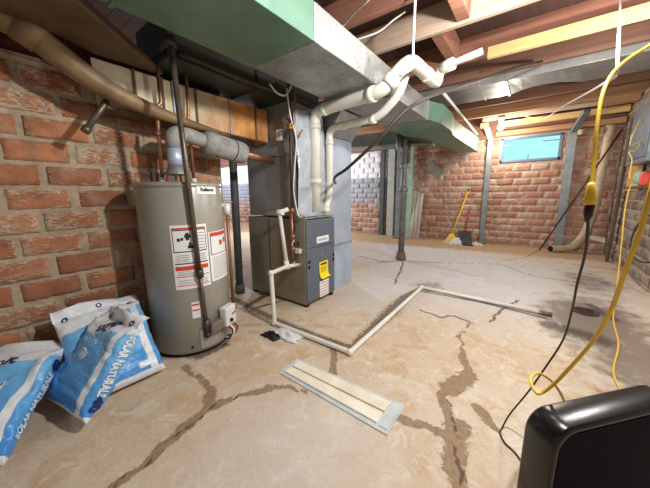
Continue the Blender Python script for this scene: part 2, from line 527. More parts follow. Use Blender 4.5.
def tile_wall(name, P, U, N, L, z0, z1, course, length, zph, uph, holes, mat, mortar, detail, wear, seed, thick=0.2, jit=1.0):
    """courses of clay tile standing proud of a mortar bed; P start, U along, N out of the wall"""
    rng = random.Random(seed)
    P = Vector(P); U = Vector(U); N = Vector(N); Z = Vector((0, 0, 1))
    J = 0.0125
    depth = 0.011
    mb = MB(); tint = []; wr = []
    def put(vs, fs, t, w, ed):
        mb.add(vs, fs, False); tint.extend([t] * len(vs)); wr.extend([w + 0.22 * e for e in ed])
    k0 = int(math.floor((z0 - zph) / course)); k1 = int(math.ceil((z1 - zph) / course))
    for k in range(k0, k1):
        a = max(z0, zph + k * course); b = min(z1, zph + (k + 1) * course)
        if b - a < 0.03: continue
        shift = uph + (length / 2 if k % 2 else 0) + rng.uniform(-0.04, 0.04)
        i0 = int(math.floor(-shift / length)) - 1; i1 = int(math.ceil((L - shift) / length)) + 1
        for i in range(i0, i1):
            u0 = max(0.0, shift + i * length); u1 = min(L, shift + (i + 1) * length)
            if u1 - u0 < 0.03: continue
            if any(u1 > h[0] and u0 < h[1] and b > h[2] and a < h[3] for h in holes):
                pieces = []
                for h in holes:
                    if u0 < h[0] - 0.03: pieces.append((u0, min(u1, h[0])))
                    if u1 > h[1] + 0.03: pieces.append((max(u0, h[1]), u1))
            else:
                pieces = [(u0, u1)]
            for (p0, p1) in pieces:
                t = rng.random(); w = wear + rng.uniform(-0.22, 0.22)
                nx = max(2, int(round((p1 - p0) / length * detail * 2))); nz = max(2, detail)
                dd = depth + rng.uniform(-0.006, 0.006)
                ja = J * rng.uniform(0.8, 1.9); jb = J * rng.uniform(0.8, 1.7); jz = J * rng.uniform(0.8, 1.4); jt = J * rng.uniform(0.8, 1.4)
                vs = []; fs = []; ed = []
                for r in range(nz + 1):
                    for c in range(nx + 1):
                        uu = p0 + ja + (p1 - p0 - ja - jb) * c / nx; zz = a + jz + (b - a - jz - jt) * r / nz
                        edge = c in (0, nx) or r in (0, nz)
                        nv = noise.noise(Vector((uu * 23 + seed, zz * 23, k * 1.7))) * 0.005 * jit
                        n2 = noise.noise(Vector((uu * 60 + seed, zz * 60, 4.0))) * 0.0025 * jit
                        out = dd + nv + n2 - (0.004 if edge else 0)
                        if edge:
                            uu += noise.noise(Vector((zz * 40, uu * 40, 9.1))) * 0.008 * jit
                            zz += noise.noise(Vector((uu * 40, zz * 40, 2.2))) * 0.006 * jit
                        vs.append(P + U * uu + Z * (zz - P.z) + N * out); ed.append(1.0 if edge else 0.0)
                w1 = nx + 1
                for r in range(nz):
                    for c in range(nx):
                        fs.append((r * w1 + c, r * w1 + c + 1, (r + 1) * w1 + c + 1, (r + 1) * w1 + c))
                # skirt back to the mortar
                ring = [c for c in range(nx + 1)] + [r * w1 + nx for r in range(1, nz + 1)] + [nz * w1 + c for c in range(nx - 1, -1, -1)] + [r * w1 for r in range(nz - 1, 0, -1)]
                b0 = len(vs)
                for q in ring:
                    pv = vs[q]; ed.append(1.0); vs.append(pv - N * ((pv - P).dot(N) + 0.002))
                m = len(ring)
                for q in range(m):
                    fs.append((ring[(q + 1) % m], ring[q], b0 + q, b0 + (q + 1) % m))
                put(vs, fs, t, w, ed)
    # mortar bed as slabs around the holes
    ntile = len(mb.f)
    bed = MB()
    def slab(ua, ub, za, zb):
        if ub - ua < 1e-3 or zb - za < 1e-3: return
        p = [P + U * u + Z * (z - P.z) - N * n for z in (za, zb) for (u, n) in ((ua, 0), (ub, 0), (ub, thick), (ua, thick))]
        mb.hexa(p); tint.extend([0.5] * 8); wr.extend([0.5] * 8)
    if holes:
        h = holes[0]
        slab(0, h[0], z0, z1); slab(h[1], L, z0, z1); slab(h[0], h[1], z0, h[2]); slab(h[0], h[1], h[3], z1)
    else:
        slab(0, L, z0, z1)
    nb = len(mb.f)
    me = bpy.data.meshes.new(name)
    me.from_pydata([tuple(v) for v in mb.v], [], mb.f)
    me.materials.append(M[mat]); me.materials.append(M[mortar])
    for i, p in enumerate(me.polygons):
        p.material_index = 0 if i < ntile else 1
        p.use_smooth = i < ntile
    at = me.attributes.new('tint', 'FLOAT', 'POINT'); at.data.foreach_set('value', tint)
    at = me.attributes.new('wear', 'FLOAT', 'POINT'); at.data.foreach_set('value', wr)
    o = bpy.data.objects.new(name, me); C.objects.link(o); OFF[name] = Vector((0, 0, 0))
    return struct(o)

tile_wall('wall_left', (-2.0, WY, 0), (1, 0, 0), (0, -1, 0), 3.53, 0, 1.90, 0.1375, 0.302, 1.172 - 0.1375 * 9, 0.055, [], 'brick_left', 'mortar', 5, 0.36, 3)
WIN = (0.62, -0.36, 1.73, 2.22)     # window: y left, y right, z low, z high
def wy(y): return 13.0 - y           # distance along the back wall from its left end
tile_wall('wall_back', (WX, 13.0, 0), (0, -1, 0), (-1, 0, 0), 14.5, 0, 2.24, 0.1375, 0.302, 0.03, 0.1, [(wy(WIN[0]), wy(WIN[1]), WIN[2], WIN[3])], 'brick_back', 'mortar_back', 3, 0.42, 11)
tile_wall('wall_right', (4.5, RY, 0), (1, 0, 0), (0, 1, 0), 2.49, 0, 2.54, 0.1375, 0.302, 0.03, 0.1, [], 'brick_dark', 'mortar', 3, 0.45, 5, thick=0.25)

# floor slab ------------------------------------------------------
def jag(poly, amp, wv, seed):
    rng = random.Random(seed); out = []
    for a, b in zip(poly[:-1], poly[1:]):
        L = math.hypot(b[0] - a[0], b[1] - a[1]); n = max(1, int(L / 0.05))
        for k in range(n):
            t = k / n; j = amp if out else 0
            out.append((a[0] + (b[0] - a[0]) * t + rng.uniform(-j, j), a[1] + (b[1] - a[1]) * t + rng.uniform(-j, j), (a[2] + (b[2] - a[2]) * t) * (1 + rng.uniform(-wv, wv))))
    out.append(poly[-1]); return out
def floor():
    xs = np.concatenate([np.arange(-2.5, -0.3, 0.1), np.arange(-0.3, 4.6, 0.024), np.arange(4.6, 7.3, 0.06)])
    ys = np.concatenate([np.arange(-3.0, -1.4, 0.08), np.arange(-1.4, 2.75, 0.024), np.arange(2.75, 13.01, 0.15)])
    nx, ny = len(xs), len(ys)
    X, Y = np.meshgrid(xs, ys, indexing='ij')
    P = np.stack([X.ravel(), Y.ravel()], 1)
    def dist(poly):
        d = np.full(len(P), 9.0)
        for a, b in zip(poly[:-1], poly[1:]):
            a = np.array(a[:2], float); b = np.array(b[:2], float); ab = b - a
            t = np.clip(((P - a) @ ab) / (ab @ ab + 1e-12), 0, 1)
            d = np.minimum(d, np.hypot(*(P - a - t[:, None] * ab).T))
        return d
    def band(poly):
        """poly points (x, y, halfwidth): 1 at the middle, .5 at the edge"""
        v = np.zeros(len(P))
        for a, b in zip(poly[:-1], poly[1:]):
            wa, wb = a[2], b[2]
            a = np.array(a[:2], float); b = np.array(b[:2], float); ab = b - a
            t = np.clip(((P - a) @ ab) / (ab @ ab + 1e-12), 0, 1)
            d = np.hypot(*(P - a - t[:, None] * ab).T)
            v = np.maximum(v, np.clip(1 - d / (2 * (wa + (wb - wa) * t)), 0, 1))
        return v
    crack = np.zeros(len(P)); fine = np.zeros(len(P))
    for i, c in enumerate(CRACKS): c = jag(c, 0.014, 0.45, i); crack = np.maximum(crack, band(c))
    for i, c in enumerate(FINE): c = jag(c, 0.016, 0.2, i + 50); fine = np.maximum(fine, band(c))
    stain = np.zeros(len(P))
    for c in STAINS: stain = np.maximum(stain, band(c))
    def blob(cx, cy, rx, ry):
        return np.clip(1.3 - np.hypot((P[:, 0] - cx) / rx, (P[:, 1] - cy) / ry), 0, 1)
    pale = np.maximum.reduce([blob(4.4, 0.55, 1.7, 1.5), blob(5.2, 1.6, 1.5, 1.3), blob(3.0, 1.35, 0.8, 0.5) * 0.7, blob(0.75, 0.75, 0.55, 0.5) * 0.35])
    damp = np.maximum.reduce([blob(3.2, -0.55, 0.9, 0.5), blob(2.5, -0.75, 0.7, 0.5) * 0.9, blob(4.6, -0.7, 0.8, 0.4) * 0.7, blob(3.3, 0.9, 0.3, 0.25) * 0.7])
    dirt = np.clip((P[:, 0] - 5.55 + 0.12 * P[:, 1]) / 0.9, 0, 1)
    me = bpy.data.meshes.new('floor')
    z = np.zeros(len(P))
    verts = np.column_stack([P, z])
    idx = np.arange(nx * ny).reshape(nx, ny)
    faces = np.stack([idx[:-1, :-1], idx[1:, :-1], idx[1:, 1:], idx[:-1, 1:]], -1).reshape(-1, 4)
    me.from_pydata(verts.tolist(), [], faces.tolist())
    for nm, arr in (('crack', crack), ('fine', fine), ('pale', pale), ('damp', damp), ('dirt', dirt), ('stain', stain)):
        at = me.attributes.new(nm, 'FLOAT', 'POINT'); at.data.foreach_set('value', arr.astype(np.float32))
    me.materials.append(M['floor'])
    o = bpy.data.objects.new('floor', me); C.objects.link(o); struct(o)
CRACKS = [
[(0.200, 1.196, 0.028), (0.278, 1.196, 0.026), (0.384, 1.218, 0.026), (0.477, 1.230, 0.026), (0.591, 1.256, 0.026), (0.666, 1.269, 0.026)],
[(0.666, 1.269, 0.026), (0.801, 1.209, 0.026), (0.939, 1.130, 0.026), (1.021, 1.031, 0.020), (1.046, 0.928, 0.012)],
[(0.666, 1.269, 0.026), (0.722, 1.372, 0.026), (0.746, 1.499, 0.026), (0.742, 1.600, 0.026), (0.755, 1.739, 0.020)],
[(1.489, 1.049, 0.030), (1.401, 0.962, 0.026), (1.288, 0.900, 0.030)],
[(1.186, 0.422, 0.030), (1.206, 0.313, 0.026), (1.221, 0.215, 0.026)],
[(2.546, 0.307, 0.008), (2.295, 0.355, 0.012), (2.000, 0.279, 0.014), (1.811, 0.215, 0.035), (1.698, 0.208, 0.060), (1.573, 0.260, 0.050), (1.460, 0.293, 0.030), (1.346, 0.235, 0.035), (1.279, 0.192, 0.055), (1.190, 0.161, 0.050), (1.083, 0.143, 0.030), (0.997, 0.100, 0.030)],
[(1.489, 0.119, 0.030), (1.425, 0.074, 0.025), (1.380, 0.007, 0.012)],
[(1.273, 0.921, 0.020), (1.195, 0.723, 0.020)]]
FINE = [
[(4.296, 1.601, 0.018), (3.704, 1.418, 0.018), (3.148, 1.276, 0.018)],
[(4.410, 1.558, 0.018), (4.573, 1.087, 0.018), (5.045, 0.296, 0.018), (5.134, -0.440, 0.018)],
[(5.045, 0.296, 0.018), (4.583, -0.090, 0.018), (4.486, -0.680, 0.018)],
[(4.261, 2.436, 0.018), (4.127, 1.845, 0.018), (4.372, 1.613, 0.018)],
[(2.556, 0.324, 0.018), (2.609, 0.457, 0.018), (2.486, 0.558, 0.018), (2.555, 0.761, 0.018)],
[(3.420, -0.011, 0.018), (3.003, 0.135, 0.018), (2.658, 0.183, 0.018)],
[(5.740, -0.477, 0.018), (5.607, -0.925, 0.018), (5.634, -1.333, 0.018)],
[(6.749, -0.238, 0.018), (5.856, -0.013, 0.018), (5.149, 0.374, 0.018)],
[(1.003, 0.105, 0.011), (1.104, 0.143, 0.011), (1.295, 0.200, 0.011), (1.459, 0.256, 0.008)],
[(0.200, 1.196, 0.009), (0.384, 1.218, 0.009), (0.588, 1.250, 0.009), (0.666, 1.269, 0.009), (0.818, 1.186, 0.008)]]
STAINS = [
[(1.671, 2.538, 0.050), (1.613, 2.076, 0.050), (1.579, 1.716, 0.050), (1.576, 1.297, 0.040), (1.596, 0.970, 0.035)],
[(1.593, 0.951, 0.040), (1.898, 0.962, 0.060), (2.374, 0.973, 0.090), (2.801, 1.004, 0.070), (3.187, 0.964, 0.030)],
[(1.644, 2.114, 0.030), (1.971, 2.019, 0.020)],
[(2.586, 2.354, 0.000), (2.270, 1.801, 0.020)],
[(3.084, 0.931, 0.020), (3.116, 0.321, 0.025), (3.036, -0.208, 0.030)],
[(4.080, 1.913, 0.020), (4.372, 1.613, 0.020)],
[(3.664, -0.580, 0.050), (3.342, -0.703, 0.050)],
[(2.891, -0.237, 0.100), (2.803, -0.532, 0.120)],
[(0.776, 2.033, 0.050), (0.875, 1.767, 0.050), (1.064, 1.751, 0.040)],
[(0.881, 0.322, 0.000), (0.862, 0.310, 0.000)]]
floor()

# ceiling ---------------------------------------------------------
mb = MB()
for k in range(0, 68):
    x = -2.5 + k * 0.145
    if x > 7.15: break
    mb.box((x, -3.0, ZJ + 0.235), (x + 0.141, 13.0, ZJ + 0.26))
struct(mb.build('ceiling', 'subfloor'))
# red sill board on top of the brick, joists, blocking --------------
tag(MB().box((-2.0, 2.24, 1.905), (1.5, 2.5, 2.02)).build('sill_board', 'red_board', bevel=0.004), 'dark red board lying on top of the left brick wall, under the brown round pipe', 'board')

joists = [
    (1.75, 'joist_brown', None), (2.315, 'joist_red', 'reddish joist crossing above the big silver duct, nearest of the joists in view'),
    (2.885, 'joist_pale', 'wide pale dusty joist crossing above the big silver duct and the white flue pipes'),
    (3.66, 'joist_red', 'reddish joist just behind the new yellow lumber strip'),
    (4.24, 'joist_brown', 'brown joist just in front of the flat silver duct tucked into the ceiling'),
    (5.02, 'joist_brown', 'dark joist hard behind the flat silver duct tucked into the ceiling'),
    (5.62, 'joist_brown', 'brown joist midway between the flat silver ceiling duct and the window'),
    (6.36, 'board_tan', 'tan joist nearest the window wall'),
]
for x, mt, lab in joists:
    o = MB().box((x - 0.05, -2.6, ZJ), (x, 4.6 if x > 4 else 3.4, ZJ + 0.236)).build('ceiling_joist', mt, bevel=0.004)
    tag(o, lab or 'brown joist hidden above the green duct, the one before the reddish joist', 'joist', 'ceiling joists')
for (x0, x1, y, z0, lab) in ((2.325, 2.825, 0.62, 2.57, 'short reddish blocking board set between the reddish joist and the pale joist'),
                             (2.90, 3.60, 0.86, 2.56, 'short reddish blocking board behind the pale joist, above the white pipe trap')):
    tag(MB().box((x0, y - 0.05, z0), (x1, y + 0.05, ZJ + 0.23)).build('joist_blocking', 'joist_red', bevel=0.003), lab, 'blocking', 'joist blocking')
tag(MB().box((3.545, -2.4, 2.5), (3.60, 0.52, 2.605)).build('lumber_strip', 'new_lumber', bevel=0.003), 'pale yellow new lumber strip fixed to the side of a reddish joist', 'lumber')
# timber over the window
tag(MB().box((6.84, -1.13, 2.25), (6.93, 0.72, 2.34)).build('header_board', 'board_tan', bevel=0.003), 'tan header board lying directly over the window', 'board')
tag(MB().box((6.70, -1.13, 2.40), (6.78, 0.60, 2.50)).build('header_board', 'new_lumber', bevel=0.003), 'pale yellow board above the tan header, beside the lit bulb', 'board')
tag(MB().box((6.60, -1.13, 2.53), (6.66, 0.95, ZJ + 0.05)).build('header_board', 'joist_pale', bevel=0.003), 'thin pale ledger strip, topmost board above the window', 'board')
tag(MB().box((6.93, -1.5, 2.24), (7.15, 12.9, 2.30)).build('sill_plate', 'joist_brown', bevel=0.003), 'brown sill plate lying along the top of the window wall', 'plate')
tag(MB().box((6.97, -1.5, 2.30), (7.03, 12.9, ZJ + 0.235)).build('rim_board', 'joist_brown', bevel=0.003), 'brown rim board standing on the sill plate of the window wall', 'board')

for y, lab in ((-0.10, 'diagonal bridging stick behind the yellow lumber strip, the one nearer the green duct'), (-0.62, 'diagonal bridging stick behind the yellow lumber strip, the one nearer the white rope')):
    tag(MB().bar((3.67, y, 2.57), (4.18, y - 0.02, 2.76), 0.03, 0.05).build('bridging_stick', 'new_lumber'), lab, 'bridging', 'bridging sticks')
tag(MB().box((6.20, -1.13, 2.44), (6.36, -0.72, 2.55)).build('lumber_offcut', 'board_tan', bevel=0.004), 'short tan timber block under the joists above the leaning plank', 'block')
tag(MB().hexa([(6.967, 2.10, 1.70), (6.982, 2.10, 1.70), (6.982, 1.82, 1.46), (6.967, 1.82, 1.46), (6.967, 2.02, 1.90), (6.982, 2.02, 1.90), (6.982, 1.70, 1.62), (6.967, 1.70, 1.62)]).build('metal_flap', 'galv_dark'), 'dull metal flap slanting across the back wall under the green duct', 'sheet')
# window ------------------------------------------------------------
y0, y1, z0, z1 = WIN
fr = MB(); ft = 0.045
fr.box((WX - 0.03, y0, z0), (WX + 0.05, y1, z0 + ft)); fr.box((WX - 0.03, y0, z1 - ft), (WX + 0.05, y1, z1))
fr.box((WX - 0.03, y0, z0), (WX + 0.05, y0 - ft, z1)); fr.box((WX - 0.03, y1 + ft, z0), (WX + 0.05, y1, z1))
w = struct(fr.build('window_1', 'window_frame', bevel=0.004))
MB().box((WX + 0.02, y0 - ft, z0 + ft), (WX + 0.028, y1 + ft, z1 - ft)).build('pane', 'pane', w)
lm = MB(); lm.box((WX + 0.0, y0 - ft, 2.07), (WX + 0.018, y0 - 0.22, 2.085)); lm.box((WX + 0.0, y1 + 0.30, 2.09), (WX + 0.018, y1 + ft, 2.105))
lm.box((WX + 0.0, 0.13, z0 + ft), (WX + 0.018, 0.15, z0 + 0.13))
lm.build('latch', 'window_frame', w)
struct(MB().box((WX - 0.05, 0.68, 2.205), (WX + 0.02, -0.62, 2.238)).build('lintel', 'steel_post', bevel=0.003))

# steel posts along the window wall ------------------------------------
def steel_post(y, lab, tilt=0.0, width=0.10):
    t = thing('steel_post', lab, 'post', (6.93, y, 0), 'grey steel posts on the window wall')
    MB().hexa([(6.90, y - width / 2, 0), (6.96, y - width / 2, 0), (6.96, y + width / 2, 0), (6.90, y + width / 2, 0),
               (6.90, y + tilt - width / 2, 2.22), (6.96, y + tilt - width / 2, 2.22), (6.96, y + tilt + width / 2, 2.22), (6.90, y + tilt + width / 2, 2.22)]).build('post_shaft', 'steel_post', t, 0.004)
    MB().box((6.86, y - width / 2 - 0.03, 0), (6.98, y + width / 2 + 0.03, 0.012)).build('base_plate', 'dark_post', t)
    return t
t = steel_post(0.80, 'grey flat steel post to the side of the window nearest the lit bulb', 0.01)
MB().bar((6.93, 0.81, 2.2), (6.80, 0.90, 2.46), 0.09, 0.05).build('brace', 'pale_post', t, 0.004)
MB().box((6.74, 0.86, 2.44), (6.86, 1.0, 2.53)).build('block', 'new_lumber', t, 0.004)
t = steel_post(-0.505, 'wide grey steel post between the window and the beige hose, with a slanted brace', 0.02, 0.13)
MB().bar((6.9, -0.49, 2.2), (6.55, -0.60, 2.46), 0.10, 0.06).build('brace', 'steel_post', t, 0.004)
MB().tube([(6.82, -0.56, 2.16), (6.78, -0.63, 2.16)], 0.05, 12).build('pipe_stub', 'hose', t)

# posts, boards by the soil stack
tag(MB().box((6.87, 3.17, 0), (6.94, 3.30, 2.235)).build('wood_post', 'dark_post', bevel=0.005), 'dark narrow post against the back wall, at the edge of the whitewash', 'post')
tag(MB().box((6.87, 2.89, 0), (6.93, 3.07, 2.235)).build('wall_board', 'pale_post', bevel=0.004), 'pale grey upright board between the dark narrow post and the steel channel', 'board')
t = thing('steel_channel', 'grey steel channel post standing just behind the soil stack', 'post', (6.6, 2.62, 0))
cm = MB(); cm.box((6.57, 2.55, 0), (6.585, 2.71, 2.3)); cm.box((6.585, 2.55, 0), (6.65, 2.563, 2.3)); cm.box((6.585, 2.697, 0), (6.65, 2.71, 2.3))
cm.build('channel', 'steel_post', t, 0.002)
MB().box((6.52, 2.51, 0), (6.70, 2.75, 0.012)).build('base_plate', 'dark_post', t)
tag(MB().box((6.85, 2.40, 0), (6.92, 2.53, 2.235)).build('wall_board', 'green_post', bevel=0.004), 'pale green upright board directly behind the soil stack', 'board')
for i, (ya, lab) in enumerate(((2.36, 'white narrow board leaning beside the soil stack, the one nearest the stack'), (2.275, 'white narrow board leaning beside the soil stack, middle of three'), (2.19, 'white narrow board leaning by the soil stack, the one nearest the broom'))):
    tag(MB().bar((6.78, ya, 0.0), (6.96, ya - 0.01, 1.18 - 0.03 * i), 0.072, 0.02, (1, 0, 0)).build('leaning_board', 'white_plank', bevel=0.003), lab, 'board', 'white leaning boards')

# ---------------------------------------------------------------- ducts
def hollow_duct(mb, x0, x1, y0, y1, za, zb):
    mb.box((x0, y0, za), (x1, y1, zb))
t = thing('trunk_duct', 'long green and silver rectangular duct hung under the joists, running to the window wall', 'duct', (1.5, 1.33, 1.96))
MB().box((-1.2, 1.06, 1.96), (1.335, 1.60, 2.165)).build('green_section', 'green', t, 0.006)
MB().box((1.34, 1.062, 1.962), (2.42, 1.598, 2.163)).build('silver_section', 'galv', t, 0.006)
MB().box((2.425, 1.064, 1.962), (3.42, 1.598, 2.163)).build('silver_section', 'galv', t, 0.006)
o = MB().loft([[(3.425, 1.06, 1.962), (3.425, 1.60, 1.962), (3.425, 1.60, 2.165), (3.425, 1.06, 2.165)],
               [(3.75, 0.98, 1.962), (3.75, 1.62, 1.962), (3.75, 1.62, 2.19), (3.75, 0.98, 2.19)],
               [(4.25, 0.98, 1.962), (4.25, 1.62, 1.962), (4.25, 1.62, 2.19), (4.25, 0.98, 2.19)],
               [(4.6, 1.03, 1.962), (4.6, 1.42, 1.962), (4.6, 1.42, 2.19), (4.6, 1.03, 2.19)],
               [(6.75, 1.0, 1.962), (6.75, 1.34, 1.962), (6.75, 1.34, 2.24), (6.75, 1.0, 2.24)]]).build('green_section', 'green', t, 0.005)
for x in (0.55, 2.42, 3.42):
    MB().box((x - 0.012, 1.052, 1.952), (x + 0.012, 1.608, 2.172)).build('seam_cleat', 'green' if x < 1 else 'galv_dark', t, 0.002)
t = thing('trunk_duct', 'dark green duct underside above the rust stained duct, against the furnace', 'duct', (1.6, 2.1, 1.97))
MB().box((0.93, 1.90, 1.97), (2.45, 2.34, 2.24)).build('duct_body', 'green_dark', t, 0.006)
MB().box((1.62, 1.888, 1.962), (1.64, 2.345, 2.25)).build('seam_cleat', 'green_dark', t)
# branch crossing behind the stack
t = thing('branch_duct', 'short green branch duct crossing behind the top of the soil stack', 'duct', (5.0, 2.0, 1.97))
MB().loft([[(4.75, 1.42, 1.97), (5.25, 1.42, 1.97), (5.25, 1.42, 2.2), (4.75, 1.42, 2.2)], [(4.75, 2.3, 1.97), (5.25, 2.3, 1.97), (5.25, 2.3, 2.2), (4.75, 2.3, 2.2)]]).build('green_section', 'green', t, 0.02)
MB().loft([[(4.75, 2.31, 1.97), (5.25, 2.31, 1.97), (5.25, 2.31, 2.2), (4.75, 2.31, 2.2)], [(4.6, 3.6, 2.02), (5.1, 3.6, 2.02), (5.1, 3.6, 2.22), (4.6, 3.6, 2.22)]]).build('silver_section', 'galv', t, 0.01)
# rust stained duct along the brick wall
t = thing('return_duct', 'pale to rust orange duct along the brick wall above the water heater', 'duct', (0.9, 2.25, 1.64))
MB().hexa([(0.60, 2.15, 1.66), (1.948, 2.15, 1.625), (1.948, 2.325, 1.605), (0.66, 2.325, 1.66), (0.60, 2.15, 1.92), (1.948, 2.15, 1.92), (1.948, 2.325, 1.92), (0.66, 2.325, 1.92)]).build('duct_body', 'rust_duct', t, 0.004)
for x, mt, wd in ((0.815, 'brown_sheet', 0.014), (0.985, 'brown_sheet', 0.014), (1.06, 'galv', 0.02), (1.225, 'brown_sheet', 0.016), (1.525, 'galv_dark', 0.014), (1.80, 'brown_sheet', 0.016)):
    MB().box((x - wd / 2, 2.138, 1.63), (x + wd / 2, 2.16, 1.925)).build('seam_cleat', mt, t, 0.002)
MB().hexa([(0.62, 2.12, 1.648), (1.70, 2.10, 1.615), (1.938, 2.32, 1.59), (0.68, 2.32, 1.645), (0.62, 2.12, 1.659), (1.70, 2.10, 1.626), (1.938, 2.32, 1.604), (0.68, 2.32, 1.659)]).build('bottom_flange', 'brown_sheet', t, 0.002)
tag(MB().prism([(-0.1, 2.0, 1.935), (0.02, 1.63, 1.935), (0.43, 1.63, 1.935), (1.0, 2.14, 1.935), (0.62, 2.14, 1.935), (0.40, 2.02, 1.935)], (0, 0, 0.05)).build('duct_hood', 'brown_sheet', bevel=0.01), 'brown dusty slanted duct piece over the brown round pipe', 'duct')
t = thing('round_pipe', 'brown jacketed round pipe bending down along the top of the brick wall', 'pipe', (0.4, 2.05, 1.7))
P = smooth_path([(-0.6, 2.06, 1.96), (0.05, 2.06, 1.96), (0.30, 2.06, 1.93), (0.42, 2.06, 1.86), (0.60, 2.06, 1.75), (0.85, 2.06, 1.675), (1.15, 2.08, 1.635), (1.5, 2.13, 1.62)], 8)
rr = [0.062 if p.x < 0.5 else max(0.012, 0.062 - (p.x - 0.5) * 0.05) for p in P]
MB().tube(P, rr, 18).build('jacket', 'brown_pipe', t)
cp = [(0.29, 2.06, 1.932), (0.335, 2.06, 1.915), (0.38, 2.06, 1.885)]
MB().tube(cp, [0.066, 0.071, 0.068], 18).build('elbow_collar', 'brown_pipe', t)
# flat silver duct in the joist bay
t = thing('flat_duct', 'flat silver duct tucked up into the ceiling, with a dented middle', 'duct', (4.6, -0.3, 2.5))
rings = []
for i in range(31):
    y = 1.75 - i * 0.125
    k = 0.0
    if -0.35 < y < 0.40: k = math.sin((y + 0.35) / 0.75 * PI) * 0.12
    rings.append([(4.28, y, 2.475), (4.93 - k, y, 2.475 + 0.25 * k), (4.93 - k * 0.4, y, 2.62), (4.28, y, 2.62)])
MB().loft(rings).build('duct_body', 'galv_dark', t, 0.004)
MB().box((4.272, 0.38, 2.466), (4.945, 0.41, 2.63)).build('seam_cleat', 'galv_dark', t, 0.002)
MB().box((4.272, 0.68, 2.466), (4.945, 0.70, 2.63)).build('seam_cleat', 'galv', t, 0.002)

# ---------------------------------------------------------------- furnace
FX0, FX1, FY0, FY1, FZ = 1.945, 2.42, 1.69, 2.53, 0.885
t = thing('furnace', 'grey upflow gas furnace with a blue grey door, standing on the concrete', 'furnace', (2.18, 2.1, 0))
MB().box((FX0, FY0 + 0.03, 0.03), (FX1, FY1, FZ)).build('cabinet', 'furn_side', t, 0.006)
MB().box((FX0 - 0.004, FY0 + 0.005, 0.03), (FX0 + 0.03, FY0 + 0.17, FZ + 0.004)).build('corner_panel', 'furn_side', t, 0.004)
MB().box((FX0 - 0.006, FY0 - 0.006, FZ), (FX1 + 0.006, FY0 + 0.2, FZ + 0.014)).build('top_trim', 'furn_side', t, 0.003)
d = MB().box((FX0 + 0.004, FY0 - 0.012, 0.045), (FX1 - 0.002, FY0 + 0.03, FZ - 0.01)).build('door', 'furn_door', t, 0.006)
MB().box((FX0 + 0.03, FY0 - 0.015, 0.60), (FX1 - 0.03, FY0 - 0.011, 0.604)).build('door_seam', 'black', d)
def door_rect(x0, x1, za, zb, dy=0.004):
    y = FY0 - 0.012
    return MB().box((x0, y - dy, za), (x1, y + 0.001, zb))
def flat_text(s, size, cx, cz, y, width, mat, parent, name='lettering'):
    vs, fs, w, h = text_mesh(s, size)
    k = width / w
    m = MB(); m.add([(cx + v.x * k, y, cz + v.y * k) for v in vs], fs); return m.build(name, mat, parent)
b = door_rect(2.105, 2.305, 0.632, 0.698).build('name_badge', 'white_paper', d, 0.002)
bl = MB()
for k in range(9): bl.box((2.128 + k * 0.0175, FY0 - 0.0168, 0.652), (2.140 + k * 0.0175, FY0 - 0.0155, 0.677))
bl.build('print', 'grey_ink', b)
mk = MB().box((2.185, FY0 - 0.0135, 0.515), (2.215, FY0 - 0.0115, 0.522)).box((2.195, FY0 - 0.0135, 0.525), (2.205, FY0 - 0.0115, 0.532)); mk.build('door_mark', 'grey_ink', d)
yl = MB()
yl.loft([[(2.135 + 0.004 * i * (1 if i < 3 else 0), FY0 - 0.016 - (0.03 * max(0, (6 - j)) ** 2 / 36), 0.262 + j * 0.029) for i in range(2)] for j in range(1)], False, False) if False else None
prof = [(0.262, 0.05), (0.266, 0.035), (0.275, 0.018), (0.30, 0.008), (0.35, 0.004), (0.43, 0.003)]
rg = [[(2.14, FY0 - 0.012 - q, z), (2.29, FY0 - 0.012 - q * 0.8, z + 0.004), (2.29, FY0 - 0.0105 - q * 0.8, z + 0.004), (2.14, FY0 - 0.0105 - q, z)] for z, q in prof]
yl = MB().loft(rg, True, True).build('yellow_tag', 'yellow_paper', d)
ym = MB().box((2.16, FY0 - 0.0175, 0.395), (2.265, FY0 - 0.0155, 0.415))
for k in range(3): ym.box((2.16, FY0 - 0.0185, 0.325 + k * 0.02), (2.25, FY0 - 0.0165, 0.329 + k * 0.02))
ym.build('print', 'dark_ink', yl)
wl = door_rect(2.145, 2.30, 0.02 + 0.03, 0.225).build('rating_label', 'white_paper', d, 0.001)
wm = MB()
for k in range(5): wm.box((2.155, FY0 - 0.0175, 0.072 + k * 0.031), (2.29, FY0 - 0.0155, 0.077 + k * 0.031))
wm.build('print', 'red_ink', wl)
for (x, z) in ((1.98, 0.467), (1.98, 0.412), (2.395, 0.468), (2.395, 0.415)):
    MB().cyl((x, FY0 - 0.016, z), (x, FY0 - 0.010, z), 0.017, 14).build('vent_hole', 'hole', d)
for (y, z, r) in ((1.84, 0.795, 0.03), (1.84, 0.72, 0.014)):
    MB().cyl((FX0 - 0.008, y, z), (FX0 - 0.003, y, z), r, 16).build('knockout_hole', 'hole', t)
for (x, y) in ((FX0 + 0.03, FY0 + 0.03), (FX1 - 0.03, FY0 + 0.03), (FX0 + 0.03, FY1 - 0.03), (FX1 - 0.03, FY1 - 0.03)):
    MB().box((x - 0.025, y - 0.025, 0), (x + 0.025, y + 0.025, 0.03)).build('foot', 'black', t)
jb = MB().box((FX0 - 0.035, 1.735, 0.555), (FX0 + 0.005, 1.80, 0.60)).build('switch_box', 'valve_white', t, 0.004)
wv = MB().tube(smooth_path([(1.92, 1.79, 0.60), (1.88, 1.80, 0.64), (1.90, 1.79, 0.69), (1.93, 1.81, 0.72)], 6), 0.006, 8)
wv.build('wire', 'cord_white', t)
MB().box((1.885, 1.765, 0.625), (1.945, 1.81, 0.668)).build('gas_fitting', 'black_iron', t, 0.006)
